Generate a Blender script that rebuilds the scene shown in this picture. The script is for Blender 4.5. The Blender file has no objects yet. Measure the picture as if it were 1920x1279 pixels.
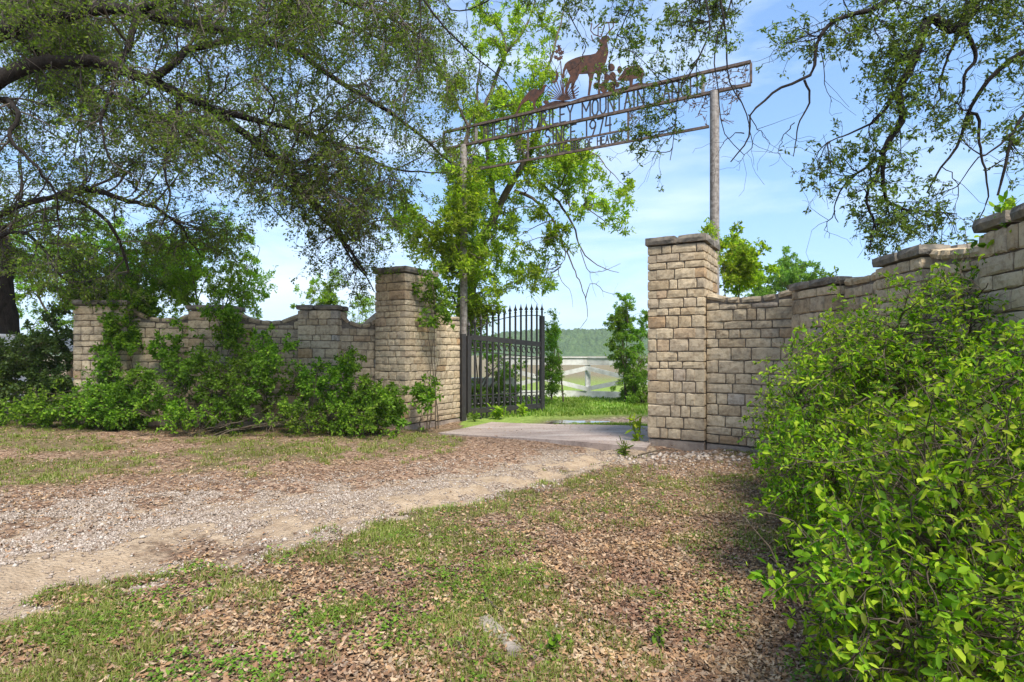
import bpy, math, random
import numpy as np
from math import radians, sin, cos, pi
random.seed(7); rng = np.random.default_rng(7)
S = bpy.context.scene
F = 1100.0; HZ = 663.0; CZ = 1.45
# ---------------- camera, sky, sun, exposure ----------------
cam = bpy.data.cameras.new('camera'); camo = bpy.data.objects.new('camera', cam)
S.collection.objects.link(camo); S.camera = camo
camo.location = (0, 0, CZ); camo.rotation_euler = (radians(90), 0, 0)
cam.sensor_width = 36; cam.lens = F/1920*36; cam.shift_y = (HZ-639.5)/1920
cam.clip_start = 0.05; cam.clip_end = 6000
SUN_AZ, SUN_EL = 156.0, 56.0          # clockwise from +Y
W = bpy.data.worlds.new('World'); S.world = W; W.use_nodes = True
nt = W.node_tree; nt.nodes.clear()
def N(t, ty, **k):
    n = t.nodes.new(ty)
    for a, b in k.items():
        if a.startswith('i_'): n.inputs[a[2:].replace('_', ' ')].default_value = b
        else: setattr(n, a, b)
    return n
sky = N(nt, 'ShaderNodeTexSky', sky_type='NISHITA', sun_disc=False, sun_elevation=radians(SUN_EL),
        sun_rotation=radians(SUN_AZ), air_density=1.0, dust_density=0.6, ozone_density=2.0)
tc = N(nt, 'ShaderNodeTexCoord'); mp = N(nt, 'ShaderNodeMapping'); mp.inputs['Scale'].default_value = (1.2, 1.2, 5.5)
mp.inputs['Rotation'].default_value = (0, radians(9), 0)
cn = N(nt, 'ShaderNodeTexNoise'); cn.inputs['Scale'].default_value = 1.6; cn.inputs['Detail'].default_value = 7; cn.inputs['Roughness'].default_value = .55; cn.inputs['Distortion'].default_value = .5
cr = N(nt, 'ShaderNodeMapRange'); cr.inputs['From Min'].default_value = .44; cr.inputs['From Max'].default_value = .72; cr.inputs['To Min'].default_value = 0.04; cr.inputs['To Max'].default_value = .72
mx = N(nt, 'ShaderNodeMix', data_type='RGBA'); mx.inputs['B'].default_value = (3.1, 3.5, 3.9, 1)
bg = N(nt, 'ShaderNodeBackground'); bg.inputs['Strength'].default_value = 0.148
wo = N(nt, 'ShaderNodeOutputWorld')
L = nt.links.new
L(tc.outputs['Generated'], mp.inputs[0]); L(mp.outputs[0], cn.inputs['Vector']); L(cn.outputs['Fac'], cr.inputs['Value'])
L(cr.outputs[0], mx.inputs['Factor']); 
def vm(op, a, b):
    n = N(nt, 'ShaderNodeVectorMath', operation=op)
    for i, q in enumerate((a, b)):
        if isinstance(q, tuple): n.inputs[i].default_value = q
        else: L(q, n.inputs[i])
    return n.outputs[0]
den = vm('ADD', vm('MULTIPLY', sky.outputs[0], (.20, .20, .20)), (1., 1., 1.))
L(vm('MULTIPLY', vm('DIVIDE', sky.outputs[0], den), (.80, 1.03, 1.34)), mx.inputs['A']); L(mx.outputs['Result'], bg.inputs['Color']); L(bg.outputs[0], wo.inputs[0])
sl = bpy.data.lights.new('sun', 'SUN'); so = bpy.data.objects.new('sun', sl); S.collection.objects.link(so)
sl.energy = 3.0; sl.angle = radians(18.0); sl.color = (1, .95, .86)
a, e = radians(SUN_AZ), radians(SUN_EL)
from mathutils import Vector
so.rotation_euler = Vector((sin(a)*cos(e), cos(a)*cos(e), sin(e))).to_track_quat('Z', 'Y').to_euler()
so.location = (6, -6, 12)
S.view_settings.view_transform = 'Standard'; S.view_settings.look = 'None'
S.view_settings.exposure = 1.34; S.view_settings.gamma = 1; S.view_settings.use_curve_mapping = False
S.render.engine = 'CYCLES'; S.cycles.max_bounces = 7; S.cycles.transparent_max_bounces = 4
S.cycles.diffuse_bounces = 4; S.cycles.glossy_bounces = 2; S.cycles.transmission_bounces = 4
# ---------------- helpers ----------------
def P(px, py, Y):
    return np.array([(px-960)/F*Y, Y, CZ-(py-HZ)/F*Y])
def link(o): S.collection.objects.link(o); return o
def props(o, label=None, cat=None, group=None, kind=None):
    if label: o['label'] = label
    if cat: o['category'] = cat
    if group: o['group'] = group
    if kind: o['kind'] = kind
    return o
def thing(name, label, cat, loc=(0, 0, 0), group=None):
    o = link(bpy.data.objects.new(name, None)); o.location = [float(c) for c in loc]
    o.empty_display_size = .2
    return props(o, label, cat, group)
def par(o, p):
    o.parent = p
    if p is not None: o.matrix_parent_inverse = __import__('mathutils').Matrix.Translation(-p.location) if p.type == 'EMPTY' and p.parent is None else __import__('mathutils').Matrix.Identity(4)
def mesh(name, v, f, mat=None, parent=None, smooth=False, kind=None):
    """v (n,3), f (m,k) array or list of faces; world coordinates"""
    me = bpy.data.meshes.new(name)
    v = np.asarray(v, dtype=np.float32)
    if isinstance(f, np.ndarray):
        k = f.shape[1]; m = len(f)
        me.vertices.add(len(v)); me.vertices.foreach_set('co', v.ravel())
        me.loops.add(m*k); me.loops.foreach_set('vertex_index', f.astype(np.int32).ravel())
        me.polygons.add(m); me.polygons.foreach_set('loop_start', np.arange(0, m*k, k, dtype=np.int32))
        me.update(calc_edges=True)
    else:
        me.from_pydata([tuple(map(float, q)) for q in v], [], [tuple(int(i) for i in q) for q in f]); me.update()
    if smooth: me.polygons.foreach_set('use_smooth', np.ones(len(me.polygons), dtype=bool))
    if mat: me.materials.append(mat)
    o = link(bpy.data.objects.new(name, me))
    if parent is not None: par(o, parent)
    if kind: o['kind'] = kind
    return o
def box_vf(c, sz, ax=None):
    """box centred c with half sizes along axes ax (3 unit vectors)"""
    c = np.asarray(c, float); ax = np.eye(3) if ax is None else np.asarray(ax, float)
    s = np.array([[i, j, k] for i in (-1, 1) for j in (-1, 1) for k in (-1, 1)], float)*np.asarray(sz)/2
    v = c+s@ax
    f = [(0, 1, 3, 2), (4, 6, 7, 5), (0, 4, 5, 1), (2, 3, 7, 6), (0, 2, 6, 4), (1, 5, 7, 3)]
    return v, f
def bar_vf(a, b, w, d, nrm=(0, 0, 1)):
    a, b = np.asarray(a, float), np.asarray(b, float); t = b-a; l = np.linalg.norm(t); t /= l
    n = np.asarray(nrm, float); n = n-t*(n@t); n /= np.linalg.norm(n)+1e-9; s = np.cross(t, n)
    return box_vf((a+b)/2, (l, w, d), [t, s, n])
def cat(vfs):
    V = []; Fs = []; o = 0
    for v, f in vfs:
        V.append(v); Fs += [tuple(i+o for i in q) for q in f]; o += len(v)
    return np.vstack(V), Fs
def vn(x, y, s=0):
    xi = np.floor(x).astype(np.int64); yi = np.floor(y).astype(np.int64); fx = x-xi; fy = y-yi
    fx = fx*fx*(3-2*fx); fy = fy*fy*(3-2*fy)
    def h(i, j):
        n = (i*374761393+j*668265263+s*1446650+12345) & 0xffffffff
        n = ((n ^ (n >> 13))*1274126177) & 0xffffffff
        return ((n ^ (n >> 16)) & 0xffff)/65535.
    return (h(xi, yi)*(1-fx)+h(xi+1, yi)*fx)*(1-fy)+(h(xi, yi+1)*(1-fx)+h(xi+1, yi+1)*fx)*fy
def fbm(x, y, s=0, o=4):
    t = 0; a = .5; n = 0
    for k in range(o):
        t = t+a*vn(x*2**k, y*2**k, s+k*17); n += a; a *= .55
    return t/n
def sm(x, a=0., b=1.):
    t = np.clip((x-a)/(b-a), 0, 1); return t*t*(3-2*t)
def nrm(v): return v/(np.linalg.norm(v, axis=-1, keepdims=True)+1e-9)
# ---- terrain ----
DR_PX = [-900, 0, 120, 350, 550, 700, 880, 1020, 1150, 1260]
DR_LO = [1900, 1185, 1125, 1068, 1028, 985, 958, 908, 866, 850]
DR_UP = [960, 925, 915, 895, 888, 882, 856, 834, 828, 826]
GR_UP = [920, 905, 895, 880, 868, 858, 840, 826, 822, 820]
def pix(x, y):
    yy = np.maximum(y, .7); return 960+F*x/yy, HZ+F*CZ/yy
def gz(x, y):
    x = np.asarray(x, float); y = np.asarray(y, float)
    z = -.11*np.exp(-((x+1.2)**2/7+(y-12.6)**2/5))
    z = z+.16*sm(-x, 5, 9)*sm(y, 6, 11)+.22*sm(-x, 8.5, 11)*sm(y, 10.5, 13)
    z = z+.05*np.exp(-((x-2.9)**2/1.2+(y-8.1)**2/.5))
    px, py = pix(x, y)
    near = (y < 14)
    z = z+near*((fbm(x*1.3, y*1.3, 3)-.5)*.07+(fbm(x*6, y*6, 5, 3)-.5)*.022)
    # ruts
    lo = np.interp(px, DR_PX, DR_LO); up = np.interp(px, DR_PX, DR_UP); u = (py-up)/(lo-up)
    z = z-.045*near*(np.exp(-((u-.76)/.09)**2)+np.exp(-((u-.26)/.08)**2))+.02*near*np.exp(-((u-.5)/.12)**2)
    return z
def zones(x, y):
    px, py = pix(x, y)
    n1 = fbm(x*1.1, y*1.1, 11); n2 = fbm(x*3.1, y*3.1, 23); n3 = fbm(x*.6, y*.6, 31)
    jit = (n2-.5)*85+(n1-.5)*60
    sc = np.clip((py-HZ)/300., .15, 1.5)
    pyj = py+jit*sc
    lo = np.interp(px, DR_PX, DR_LO); up = np.interp(px, DR_PX, DR_UP); gu = np.interp(px, DR_PX, GR_UP)
    drive = sm(pyj, 0, 1)*0+sm(pyj-up, -8, 14)*(1-sm(pyj-lo, -14, 12))*(y < 11.5)
    drive = drive*(px < 1230)*(1-sm(py-lo, 6, 26))
    u = (pyj-up)/(lo-up)
    leafmid = sm(pyj-gu, -8, 8)*(1-sm(pyj-up, -8, 14))*(px < 1010)
    litter_in = drive*sm(n2*.6+n1*.4, .42, .56)*(1-sm(u, .22, .5))
    streak = drive*np.exp(-((px-400)/130)**2-((py-1030)/26)**2)
    patch_dirt = drive*np.clip(sm(u, .50, .62)*(1-sm(px, 230, 330))*1.2+np.exp(-((u-.74+(n2-.5)*.3)/.15)**2)*1.1+np.exp(-((u-.30+(n2-.5)*.3)/.09)**2)*.8, 0, 1)
    fg = sm(pyj-lo, -14, 12)*(y < 11)
    gl = sm(n1*.5+n2*.5, .44, .60)
    leftness = 1-sm(px+(n3-.5)*500, 850, 1250)
    nearb = np.clip(leftness*.75+.42, 0, 1)
    grass_fg = fg*gl*nearb*(.55+.75*sm(fbm(x*5.5, y*5.5, 91, 3), .4, .6))
    edge = fg*np.exp(-((py-lo-35)/40)**2)*sm(px, 50, 300)*sm(n2, .35, .5)
    back = (1-sm(pyj-gu, -8, 8))*(y < 13)*(px < 870)
    grass_bk = back*sm(n1+.12*np.sin(px/60), .30, .5)*(1-.75*(1-sm(pyj, 785, 812)))
    beyond = sm(y, 11.0, 12.2)*((px > 865)).astype(float)
    mud = np.exp(-((py-789+(px-1100)*.03)/9)**2)*sm(px, 960, 1040)*(n1*.6+.75)
    gr_be = beyond*(1-np.clip(mud, 0, 1))
    stones_r = np.exp(-((px-1290)/130)**2-((py-878)/22)**2)
    grass = np.clip(grass_fg*.85+edge*.6+grass_bk*.75+gr_be, 0, 1)*(1-.8*np.clip(stones_r, 0, 1))
    gravel = np.clip(drive*(1-litter_in*.85)*(1-streak)*(.7+.5*n1)+stones_r*.25+beyond*np.clip(mud, 0, 1)*.6, 0, 1)
    dirt = np.clip(patch_dirt, 0, 1)
    litter = np.clip(1-gravel*.92-grass*.30-gr_be, 0, 1)+.0*leafmid
    litter = np.clip(litter*(.75+.5*n2)*(1-.6*drive*sm(u, .3, .5))+streak*.5+litter_in*.3+leafmid*.4, 0, 1)*(1-beyond)
    dry = sm(y, 24, 42)
    return dict(grass=grass*(1-.4*dry), gravel=gravel, dirt=dirt, litter=litter, dry=dry, px=px, py=py, fg=fg, streak=streak, beyond=beyond)
# ---- materials ----
def mat(name):
    m = bpy.data.materials.new(name); m.use_nodes = True; t = m.node_tree
    b = t.nodes['Principled BSDF']; return m, t, b
def ramp(t, stops):
    r = t.nodes.new('ShaderNodeValToRGB'); e = r.color_ramp.elements
    while len(e) < len(stops): e.new(.5)
    for q, (p, c) in zip(e, stops): q.position = p; q.color = (*c, 1)
    return r
def noise(t, scale, detail=4, rough=.55, vec=None, dist=0):
    n = t.nodes.new('ShaderNodeTexNoise'); n.inputs['Scale'].default_value = scale; n.inputs['Detail'].default_value = detail
    n.inputs['Roughness'].default_value = rough; n.inputs['Distortion'].default_value = dist
    if vec is not None: t.links.new(vec, n.inputs['Vector'])
    return n
def mixc(t, a, b, fac, mode='MIX'):
    m = t.nodes.new('ShaderNodeMix'); m.data_type = 'RGBA'; m.blend_type = mode
    for k, s in (('A', a), ('B', b)):
        if isinstance(s, tuple): m.inputs[k].default_value = (*s, 1)
        else: t.links.new(s, m.inputs[k])
    if isinstance(fac, (int, float)): m.inputs['Factor'].default_value = fac
    else: t.links.new(fac, m.inputs['Factor'])
    return m.outputs['Result']
def mrange(t, v, a, b, c=0., d=1.):
    m = t.nodes.new('ShaderNodeMapRange'); t.links.new(v, m.inputs['Value'])
    for k, q in zip(('From Min', 'From Max', 'To Min', 'To Max'), (a, b, c, d)): m.inputs[k].default_value = q
    return m.outputs[0]
def bump(t, b, h, strength=.5, dist=.02):
    n = t.nodes.new('ShaderNodeBump'); n.inputs['Strength'].default_value = strength; n.inputs['Distance'].default_value = dist
    t.links.new(h, n.inputs['Height']); t.links.new(n.outputs[0], b.inputs['Normal'])
def geo(t): return t.nodes.new('ShaderNodeNewGeometry')
def leaf_mat(name, cols, transl=.4, tcol=1.0, rough=.5, big=None):
    m, t, b = mat(name); g = geo(t)
    r = ramp(t, [(i/(len(cols)-1), c) for i, c in enumerate(cols)]); t.links.new(g.outputs['Random Per Island'], r.inputs[0])
    col = r.outputs[0]
    n = noise(t, .9 if big is None else big, 2, .5, g.outputs['Position'])
    v = t.nodes.new('ShaderNodeHueSaturation'); t.links.new(col, v.inputs['Color']); t.links.new(mrange(t, n.outputs['Fac'], .3, .7, .72, 1.3), v.inputs['Value'])
    t.links.new(mrange(t, n.outputs['Fac'], .3, .7, .485, .508), v.inputs['Hue'])
    col = v.outputs[0]
    t.links.new(col, b.inputs['Base Color']); b.inputs['Roughness'].default_value = rough; b.inputs['Specular IOR Level'].default_value = .22
    tr = t.nodes.new('ShaderNodeBsdfTranslucent'); mc = mixc(t, col, (1.25*tcol, 1.5*tcol, .45*tcol), 1., 'MULTIPLY'); t.links.new(mc, tr.inputs['Color'])
    ms = t.nodes.new('ShaderNodeMixShader'); ms.inputs[0].default_value = transl
    t.links.new(b.outputs[0], ms.inputs[1]); t.links.new(tr.outputs[0], ms.inputs[2]); t.links.new(ms.outputs[0], t.nodes['Material Output'].inputs[0])
    return m
def bark_mat(name, c1, c2, scale=14):
    m, t, b = mat(name); g = geo(t)
    mp = t.nodes.new('ShaderNodeMapping'); mp.inputs['Scale'].default_value = (1, 1, .45); t.links.new(g.outputs['Position'], mp.inputs[0])
    n = noise(t, scale, 8, .65, mp.outputs[0], .4); r = ramp(t, [(.32, c1), (.62, c2), (.75, tuple(min(1, q*1.9) for q in c2))]); t.links.new(n.outputs['Fac'], r.inputs[0])
    t.links.new(r.outputs[0], b.inputs['Base Color']); b.inputs['Roughness'].default_value = .9; b.inputs['Specular IOR Level'].default_value = .2
    n2 = noise(t, scale*2.6, 6, .7, mp.outputs[0]); bump(t, b, n2.outputs['Fac'], .9, .03); return m
def simple(name, c, rough=.6, metal=0, var=.25, scale=9, c2=None, bmp=.15):
    m, t, b = mat(name); g = geo(t); n = noise(t, scale, 7, .62, g.outputs['Position'])
    c2 = c2 or tuple(q*(1-var) for q in c)
    r = ramp(t, [(.36, c2), (.60, c)]); t.links.new(n.outputs['Fac'], r.inputs[0]); t.links.new(r.outputs[0], b.inputs['Base Color'])
    b.inputs['Roughness'].default_value = rough; b.inputs['Metallic'].default_value = metal
    if bmp: n2 = noise(t, scale*7, 4, .6, g.outputs['Position']); bump(t, b, n2.outputs['Fac'], bmp, .01)
    return m
def stone_mat(name):
    m, t, b = mat(name); g = geo(t); oi = t.nodes.new('ShaderNodeObjectInfo')
    r = ramp(t, [(0, (.42, .315, .195)), (.22, (.55, .435, .285)), (.42, (.46, .365, .245)), (.6, (.60, .48, .32)), (.78, (.49, .39, .265)), (.93, (.46, .365, .255)), (.975, (.46, .30, .16)), (1, (.42, .38, .32))])
    t.links.new(oi.outputs['Random'], r.inputs[0])
    pos = g.outputs['Position']
    n1 = noise(t, 16, 8, .68, pos, .3); c = mixc(t, r.outputs[0], mixc(t, r.outputs[0], (.55, .5, .46), 1., 'MULTIPLY'), mrange(t, n1.outputs['Fac'], .45, .7))
    n4 = noise(t, 55, 5, .7, pos); c = mixc(t, c, (.62, .55, .44), mrange(t, n4.outputs['Fac'], .56, .74, 0, .55))
    n2 = noise(t, 1.7, 7, .62, pos, .6); n3 = noise(t, 9, 6, .7, pos)
    mm = t.nodes.new('ShaderNodeMath'); mm.operation = 'ADD'; t.links.new(n2.outputs['Fac'], mm.inputs[0])
    t.links.new(mrange(t, n3.outputs['Fac'], .3, .7, -.12, .12), mm.inputs[1])
    sx = t.nodes.new('ShaderNodeSeparateXYZ'); t.links.new(pos, sx.inputs[0])
    m2 = t.nodes.new('ShaderNodeMath'); m2.operation = 'ADD'; t.links.new(mm.outputs[0], m2.inputs[0]); t.links.new(mrange(t, sx.outputs['Z'], .3, 3.2, -.04, .14), m2.inputs[1])
    c = mixc(t, c, (.085, .078, .068), mrange(t, m2.outputs[0], .58, .82, 0, .66))
    nd = noise(t, 5, 6, .6, pos); md = t.nodes.new('ShaderNodeMath'); md.operation = 'ADD'; t.links.new(mrange(t, sx.outputs['Z'], -.1, .75, .62, 0), md.inputs[0]); t.links.new(mrange(t, nd.outputs['Fac'], .3, .7, -.25, .25), md.inputs[1])
    c = mixc(t, c, (.23, .155, .10), mrange(t, md.outputs[0], .15, .75, 0, .6))
    t.links.new(c, b.inputs['Base Color']); b.inputs['Roughness'].default_value = .92; b.inputs['Specular IOR Level'].default_value = .2
    nb = noise(t, 26, 9, .74, pos); bump(t, b, nb.outputs['Fac'], .7, .018)
    return m
M = {}
M['stone'] = stone_mat('limestone')
M['cap'] = simple('weathered_limestone', (.24, .20, .155), .95, 0, 0, 7, (.085, .078, .065), .7)
M['mortar'] = simple('mortar', (.22, .175, .13), .95, 0, 0, 12, (.10, .083, .066), .6)
M['concrete'] = simple('concrete', (.30, .24, .19), .85, 0, 0, 5, (.16, .12, .095), .6)
M['black'] = simple('black_iron', (.035, .032, .031), .45, .3, .3, 12, (.05, .044, .04), .2)
M['white'] = simple('white_board', (.70, .69, .66), .6, 0, 0, 5, (.50, .485, .45), .3)
M['rust'] = simple('rusted_plate', (.13, .055, .032), .85, .2, 0, 11, (.045, .026, .022), .4)
M['sign_letter'] = simple('dark_steel', (.04, .042, .05), .6, .4, 0, 20, (.10, .08, .07), .2)
M['beam'] = simple('rusty_beam', (.17, .12, .095), .8, .2, 0, 12, (.055, .042, .038), .3)
M['pipe'] = simple('galvanised_pipe', (.31, .28, .25), .65, .2, 0, 16, (.15, .12, .10), .3)
M['rock'] = simple('grey_rock', (.30, .25, .20), .95, 0, 0, 9, (.15, .12, .095), .8)
M['bark'] = bark_mat('oak_bark', (.010, .008, .007), (.034, .027, .022))
M['bark2'] = bark_mat('pecan_bark', (.07, .052, .038), (.17, .14, .11), 10)
M['twig'] = simple('oak_twig', (.12, .095, .075), .9, 0, 0, 8, (.05, .04, .032), 0)
M['stem'] = bark_mat('stem', (.06, .045, .03), (.16, .125, .085), 20)
M['oakleaf'] = leaf_mat('live_oak_leaf', [(.055, .09, .014), (.105, .16, .024), (.15, .22, .028), (.12, .14, .045), (.24, .31, .04)], .5, rough=.65)
M['pecan'] = leaf_mat('pecan_leaf', [(.14, .21, .022), (.22, .32, .03), (.31, .41, .04), (.40, .45, .05)], .58, rough=.7)
M['oak2'] = leaf_mat('post_oak_leaf', [(.06, .095, .02), (.11, .16, .03), (.16, .20, .04)], .42)
M['shrub'] = leaf_mat('shrub_leaf', [(.035, .085, .005), (.075, .17, .007), (.135, .26, .010), (.22, .36, .015), (.36, .46, .03), (.10, .13, .012)], .45, rough=.72)
M['vine'] = leaf_mat('vine_leaf', [(.05, .11, .010), (.10, .20, .016), (.16, .28, .024), (.27, .40, .04)], .5, rough=.7)
M['bgleaf'] = leaf_mat('bushy_leaf', [(.08, .15, .02), (.14, .25, .028), (.21, .34, .04)], .5, rough=.7)
M['elm'] = leaf_mat('elm_leaf', [(.15, .26, .03), (.23, .37, .04), (.32, .46, .06)], .58, rough=.7)
M['paleleaf'] = leaf_mat('pale_leaf', [(.09, .17, .035), (.16, .27, .05), (.22, .33, .06)], .5)
M['cedar'] = leaf_mat('cedar_leaf', [(.04, .075, .016), (.07, .11, .025), (.10, .15, .03)], .3)
M['grass'] = leaf_mat('grass_blade', [(.12, .15, .025), (.17, .22, .035), (.24, .27, .06), (.34, .29, .14)], .4, big=1.2)
M['grassfar'] = leaf_mat('field_grass', [(.13, .22, .03), (.18, .28, .04), (.26, .33, .07)], .4)
M['dead'] = leaf_mat('dead_leaf', [(.065, .038, .022), (.16, .092, .050), (.29, .165, .085), (.37, .23, .125), (.12, .078, .05), (.48, .34, .215), (.19, .145, .105)], .12, 1, .6, big=2.)
for nme in ('dead_leaf',): pass
def gravel_mat():
    m, t, b = mat('gravel_stone'); g = geo(t)
    r = ramp(t, [(0, (.22, .165, .125)), (.35, (.27, .21, .165)), (.7, (.36, .295, .24)), (.92, (.47, .41, .35)), (1, (.16, .115, .09))]); t.links.new(g.outputs['Random Per Island'], r.inputs[0])
    n = noise(t, 60, 4, .6, g.outputs['Position']); c = mixc(t, r.outputs[0], (.22, .16, .12), mrange(t, n.outputs['Fac'], .5, .75, 0, .6))
    t.links.new(c, b.inputs['Base Color']); b.inputs['Roughness'].default_value = .95; return m
M['gravel'] = gravel_mat()
def ground_mat():
    m, t, b = mat('ground_surface'); g = geo(t); pos = g.outputs['Position']
    a1 = t.nodes.new('ShaderNodeVertexColor'); a1.layer_name = 'zone_a'; a2 = t.nodes.new('ShaderNodeVertexColor'); a2.layer_name = 'zone_b'
    s1 = t.nodes.new('ShaderNodeSeparateColor'); t.links.new(a1.outputs[0], s1.inputs[0]); s2 = t.nodes.new('ShaderNodeSeparateColor'); t.links.new(a2.outputs[0], s2.inputs[0])
    nf = noise(t, 55, 6, .75, pos); nm = noise(t, 8, 6, .65, pos); nl = noise(t, 1.3, 5, .6, pos)
    vo = t.nodes.new('ShaderNodeTexVoronoi'); vo.inputs['Scale'].default_value = 42; t.links.new(pos, vo.inputs['Vector'])
    vs = t.nodes.new('ShaderNodeSeparateColor'); t.links.new(vo.outputs['Color'], vs.inputs[0])
    vo2 = t.nodes.new('ShaderNodeTexVoronoi'); vo2.inputs['Scale'].default_value = 30; t.links.new(pos, vo2.inputs['Vector'])
    vs2 = t.nodes.new('ShaderNodeSeparateColor'); t.links.new(vo2.outputs['Color'], vs2.inputs[0])
    soil = ramp(t, [(.3, (.042, .028, .019)), (.5, (.085, .057, .038)), (.7, (.15, .10, .065))]); t.links.new(nf.outputs['Fac'], soil.inputs[0])
    lit = ramp(t, [(0, (.07, .045, .03)), (.3, (.17, .10, .065)), (.6, (.29, .18, .115)), (1, (.42, .30, .21))]); t.links.new(vs2.outputs[0], lit.inputs[0])
    grs = ramp(t, [(.25, (.075, .058, .03)), (.5, (.13, .115, .045)), (.75, (.20, .17, .08))]); t.links.new(nf.outputs['Fac'], grs.inputs[0])
    grf = ramp(t, [(.25, (.13, .19, .04)), (.5, (.20, .28, .055)), (.75, (.30, .36, .09))]); t.links.new(nm.outputs['Fac'], grf.inputs[0])
    gra = ramp(t, [(0, (.14, .10, .07)), (.25, (.25, .185, .13)), (.6, (.34, .26, .19)), (1, (.45, .36, .28))]); t.links.new(vs.outputs[0], gra.inputs[0])
    dr = ramp(t, [(.3, (.28, .20, .13)), (.5, (.39, .29, .195)), (.7, (.46, .355, .25))]); t.links.new(nm.outputs['Fac'], dr.inputs[0])
    dry = ramp(t, [(.3, (.17, .135, .085)), (.5, (.21, .165, .105)), (.7, (.14, .16, .06))]); t.links.new(nl.outputs['Fac'], dry.inputs[0])
    c = mixc(t, soil.outputs[0], lit.outputs[0], s1.outputs[2])
    def hard(w, lo=.3, hi=.7):
        mm = t.nodes.new('ShaderNodeMath'); mm.operation = 'ADD'; t.links.new(w, mm.inputs[0]); t.links.new(mrange(t, nm.outputs['Fac'], .3, .7, -.25, .25), mm.inputs[1])
        return mrange(t, mm.outputs[0], lo, hi)
    c = mixc(t, c, grs.outputs[0], mrange(t, s1.outputs[0], 0, 1, 0, .8))
    gv = mixc(t, gra.outputs[0], dr.outputs[0], hard(s2.outputs[0], .25, .6))
    gv = mixc(t, gv, (.17, .115, .085), mrange(t, nl.outputs['Fac'], .52, .72, 0, .45))
    c = mixc(t, c, gv, hard(s1.outputs[1]))
    c = mixc(t, c, grf.outputs[0], mixc(t, (0, 0, 0), s2.outputs[1], s1.outputs[0]))
    c = mixc(t, c, dry.outputs[0], s2.outputs[2])
    t.links.new(c, b.inputs['Base Color']); b.inputs['Roughness'].default_value = .97; b.inputs['Specular IOR Level'].default_value = .15
    mm = t.nodes.new('ShaderNodeMath'); mm.operation = 'ADD'; t.links.new(nf.outputs['Fac'], mm.inputs[0]); t.links.new(vo.outputs['Distance'], mm.inputs[1])
    bump(t, b, mm.outputs[0], .8, .025)
    return m
M['ground'] = ground_mat()
# ---------------- ground ----------------
def axis(fine0, fine1, step, far0, far1, g=1.16):
    a = list(np.arange(fine0, fine1+1e-6, step)); s = step*1.3; x = fine1
    while x < far1: x += s; s *= g; a.append(min(x, far1))
    s = step*1.3; x = fine0; b = []
    while x > far0: x -= s; s *= g; b.append(max(x, far0))
    return np.array(b[::-1]+a)
gx = axis(-8.5, 5.5, .085, -900, 900); gy = axis(2.2, 13.5, .085, -60, 1500)
X, Y = np.meshgrid(gx, gy); Zg = gz(X, Y)
v = np.stack([X, Y, Zg], -1).reshape(-1, 3); nx = len(gx); ny = len(gy)
idx = np.arange(nx*ny).reshape(ny, nx)
f = np.stack([idx[:-1, :-1], idx[:-1, 1:], idx[1:, 1:], idx[1:, :-1]], -1).reshape(-1, 4)
gr = mesh('ground', v, f, M['ground'], smooth=True, kind='structure')
z = zones(v[:, 0], v[:, 1])
for nm_, cs in (('zone_a', ('grass', 'gravel', 'litter')), ('zone_b', ('dirt', 'beyond', 'dry'))):
    ca = gr.data.color_attributes.new(nm_, 'FLOAT_COLOR', 'POINT')
    arr = np.ones((len(v), 4), np.float32)
    for i, c in enumerate(cs): arr[:, i] = z[c]
    ca.data.foreach_set('color', arr.ravel())
# concrete apron
def quad_grid(c, n, m, lift, skirt=.1):
    c = np.array(c, float); us = np.linspace(0, 1, n); vs = np.linspace(0, 1, m)
    pts = np.array([[(c[0]*(1-u)+c[1]*u)*(1-w)+(c[3]*(1-u)+c[2]*u)*w for u in us] for w in vs])
    pts += (rng.random(pts.shape)-.5)*.012
    zz = gz(pts[..., 0], pts[..., 1])*0
    for k in range(m):
        for j in range(n): zz[k, j] = -.085+.115*sm(np.hypot(pts[k, j, 0]+1.2, pts[k, j, 1]-12.6), .5, 4.5)
    top = np.dstack([pts, zz+lift]); V = [tuple(q) for q in top.reshape(-1, 3)]; Fa = []
    for k in range(m-1):
        for j in range(n-1): a = k*n+j; Fa.append((a, a+1, a+n+1, a+n))
    ring = [j for j in range(n)]+[k*n+n-1 for k in range(1, m)]+[(m-1)*n+j for j in range(n-2, -1, -1)]+[k*n for k in range(m-2, 0, -1)]
    o = len(V); V += [(V[i][0], V[i][1], V[i][2]-skirt) for i in ring]; r = len(ring)
    for i in range(r): Fa.append((ring[i], o+i, o+(i+1) % r, ring[(i+1) % r]))
    return V, Fa
def slab_mat():
    m, t, b = mat('driveway_concrete'); g = geo(t); pos = g.outputs['Position']
    mp = t.nodes.new('ShaderNodeMapping'); mp.inputs['Rotation'].default_value = (0, 0, radians(-30)); mp.inputs['Scale'].default_value = (.5, 2.4, 1); t.links.new(pos, mp.inputs[0])
    n = noise(t, 1.6, 7, .65, mp.outputs[0], .4); r = ramp(t, [(.33, (.23, .17, .14)), (.5, (.36, .28, .235)), (.64, (.42, .345, .30)), (.74, (.56, .52, .48))]); t.links.new(n.outputs['Fac'], r.inputs[0])
    n2 = noise(t, 22, 6, .7, pos); c = mixc(t, r.outputs[0], (.13, .095, .075), mrange(t, n2.outputs['Fac'], .50, .70, 0, .8))
    t.links.new(c, b.inputs['Base Color']); b.inputs['Roughness'].default_value = .8; bump(t, b, n2.outputs['Fac'], .5, .01); return m
c4 = [(-1.38, 11.0), (1.98, 8.66), (2.9, 11.1), (-.45, 12.9)]
V, Fa = quad_grid(c4, 30, 20, .030)
mesh('driveway', V, Fa, slab_mat(), kind='structure')
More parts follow.
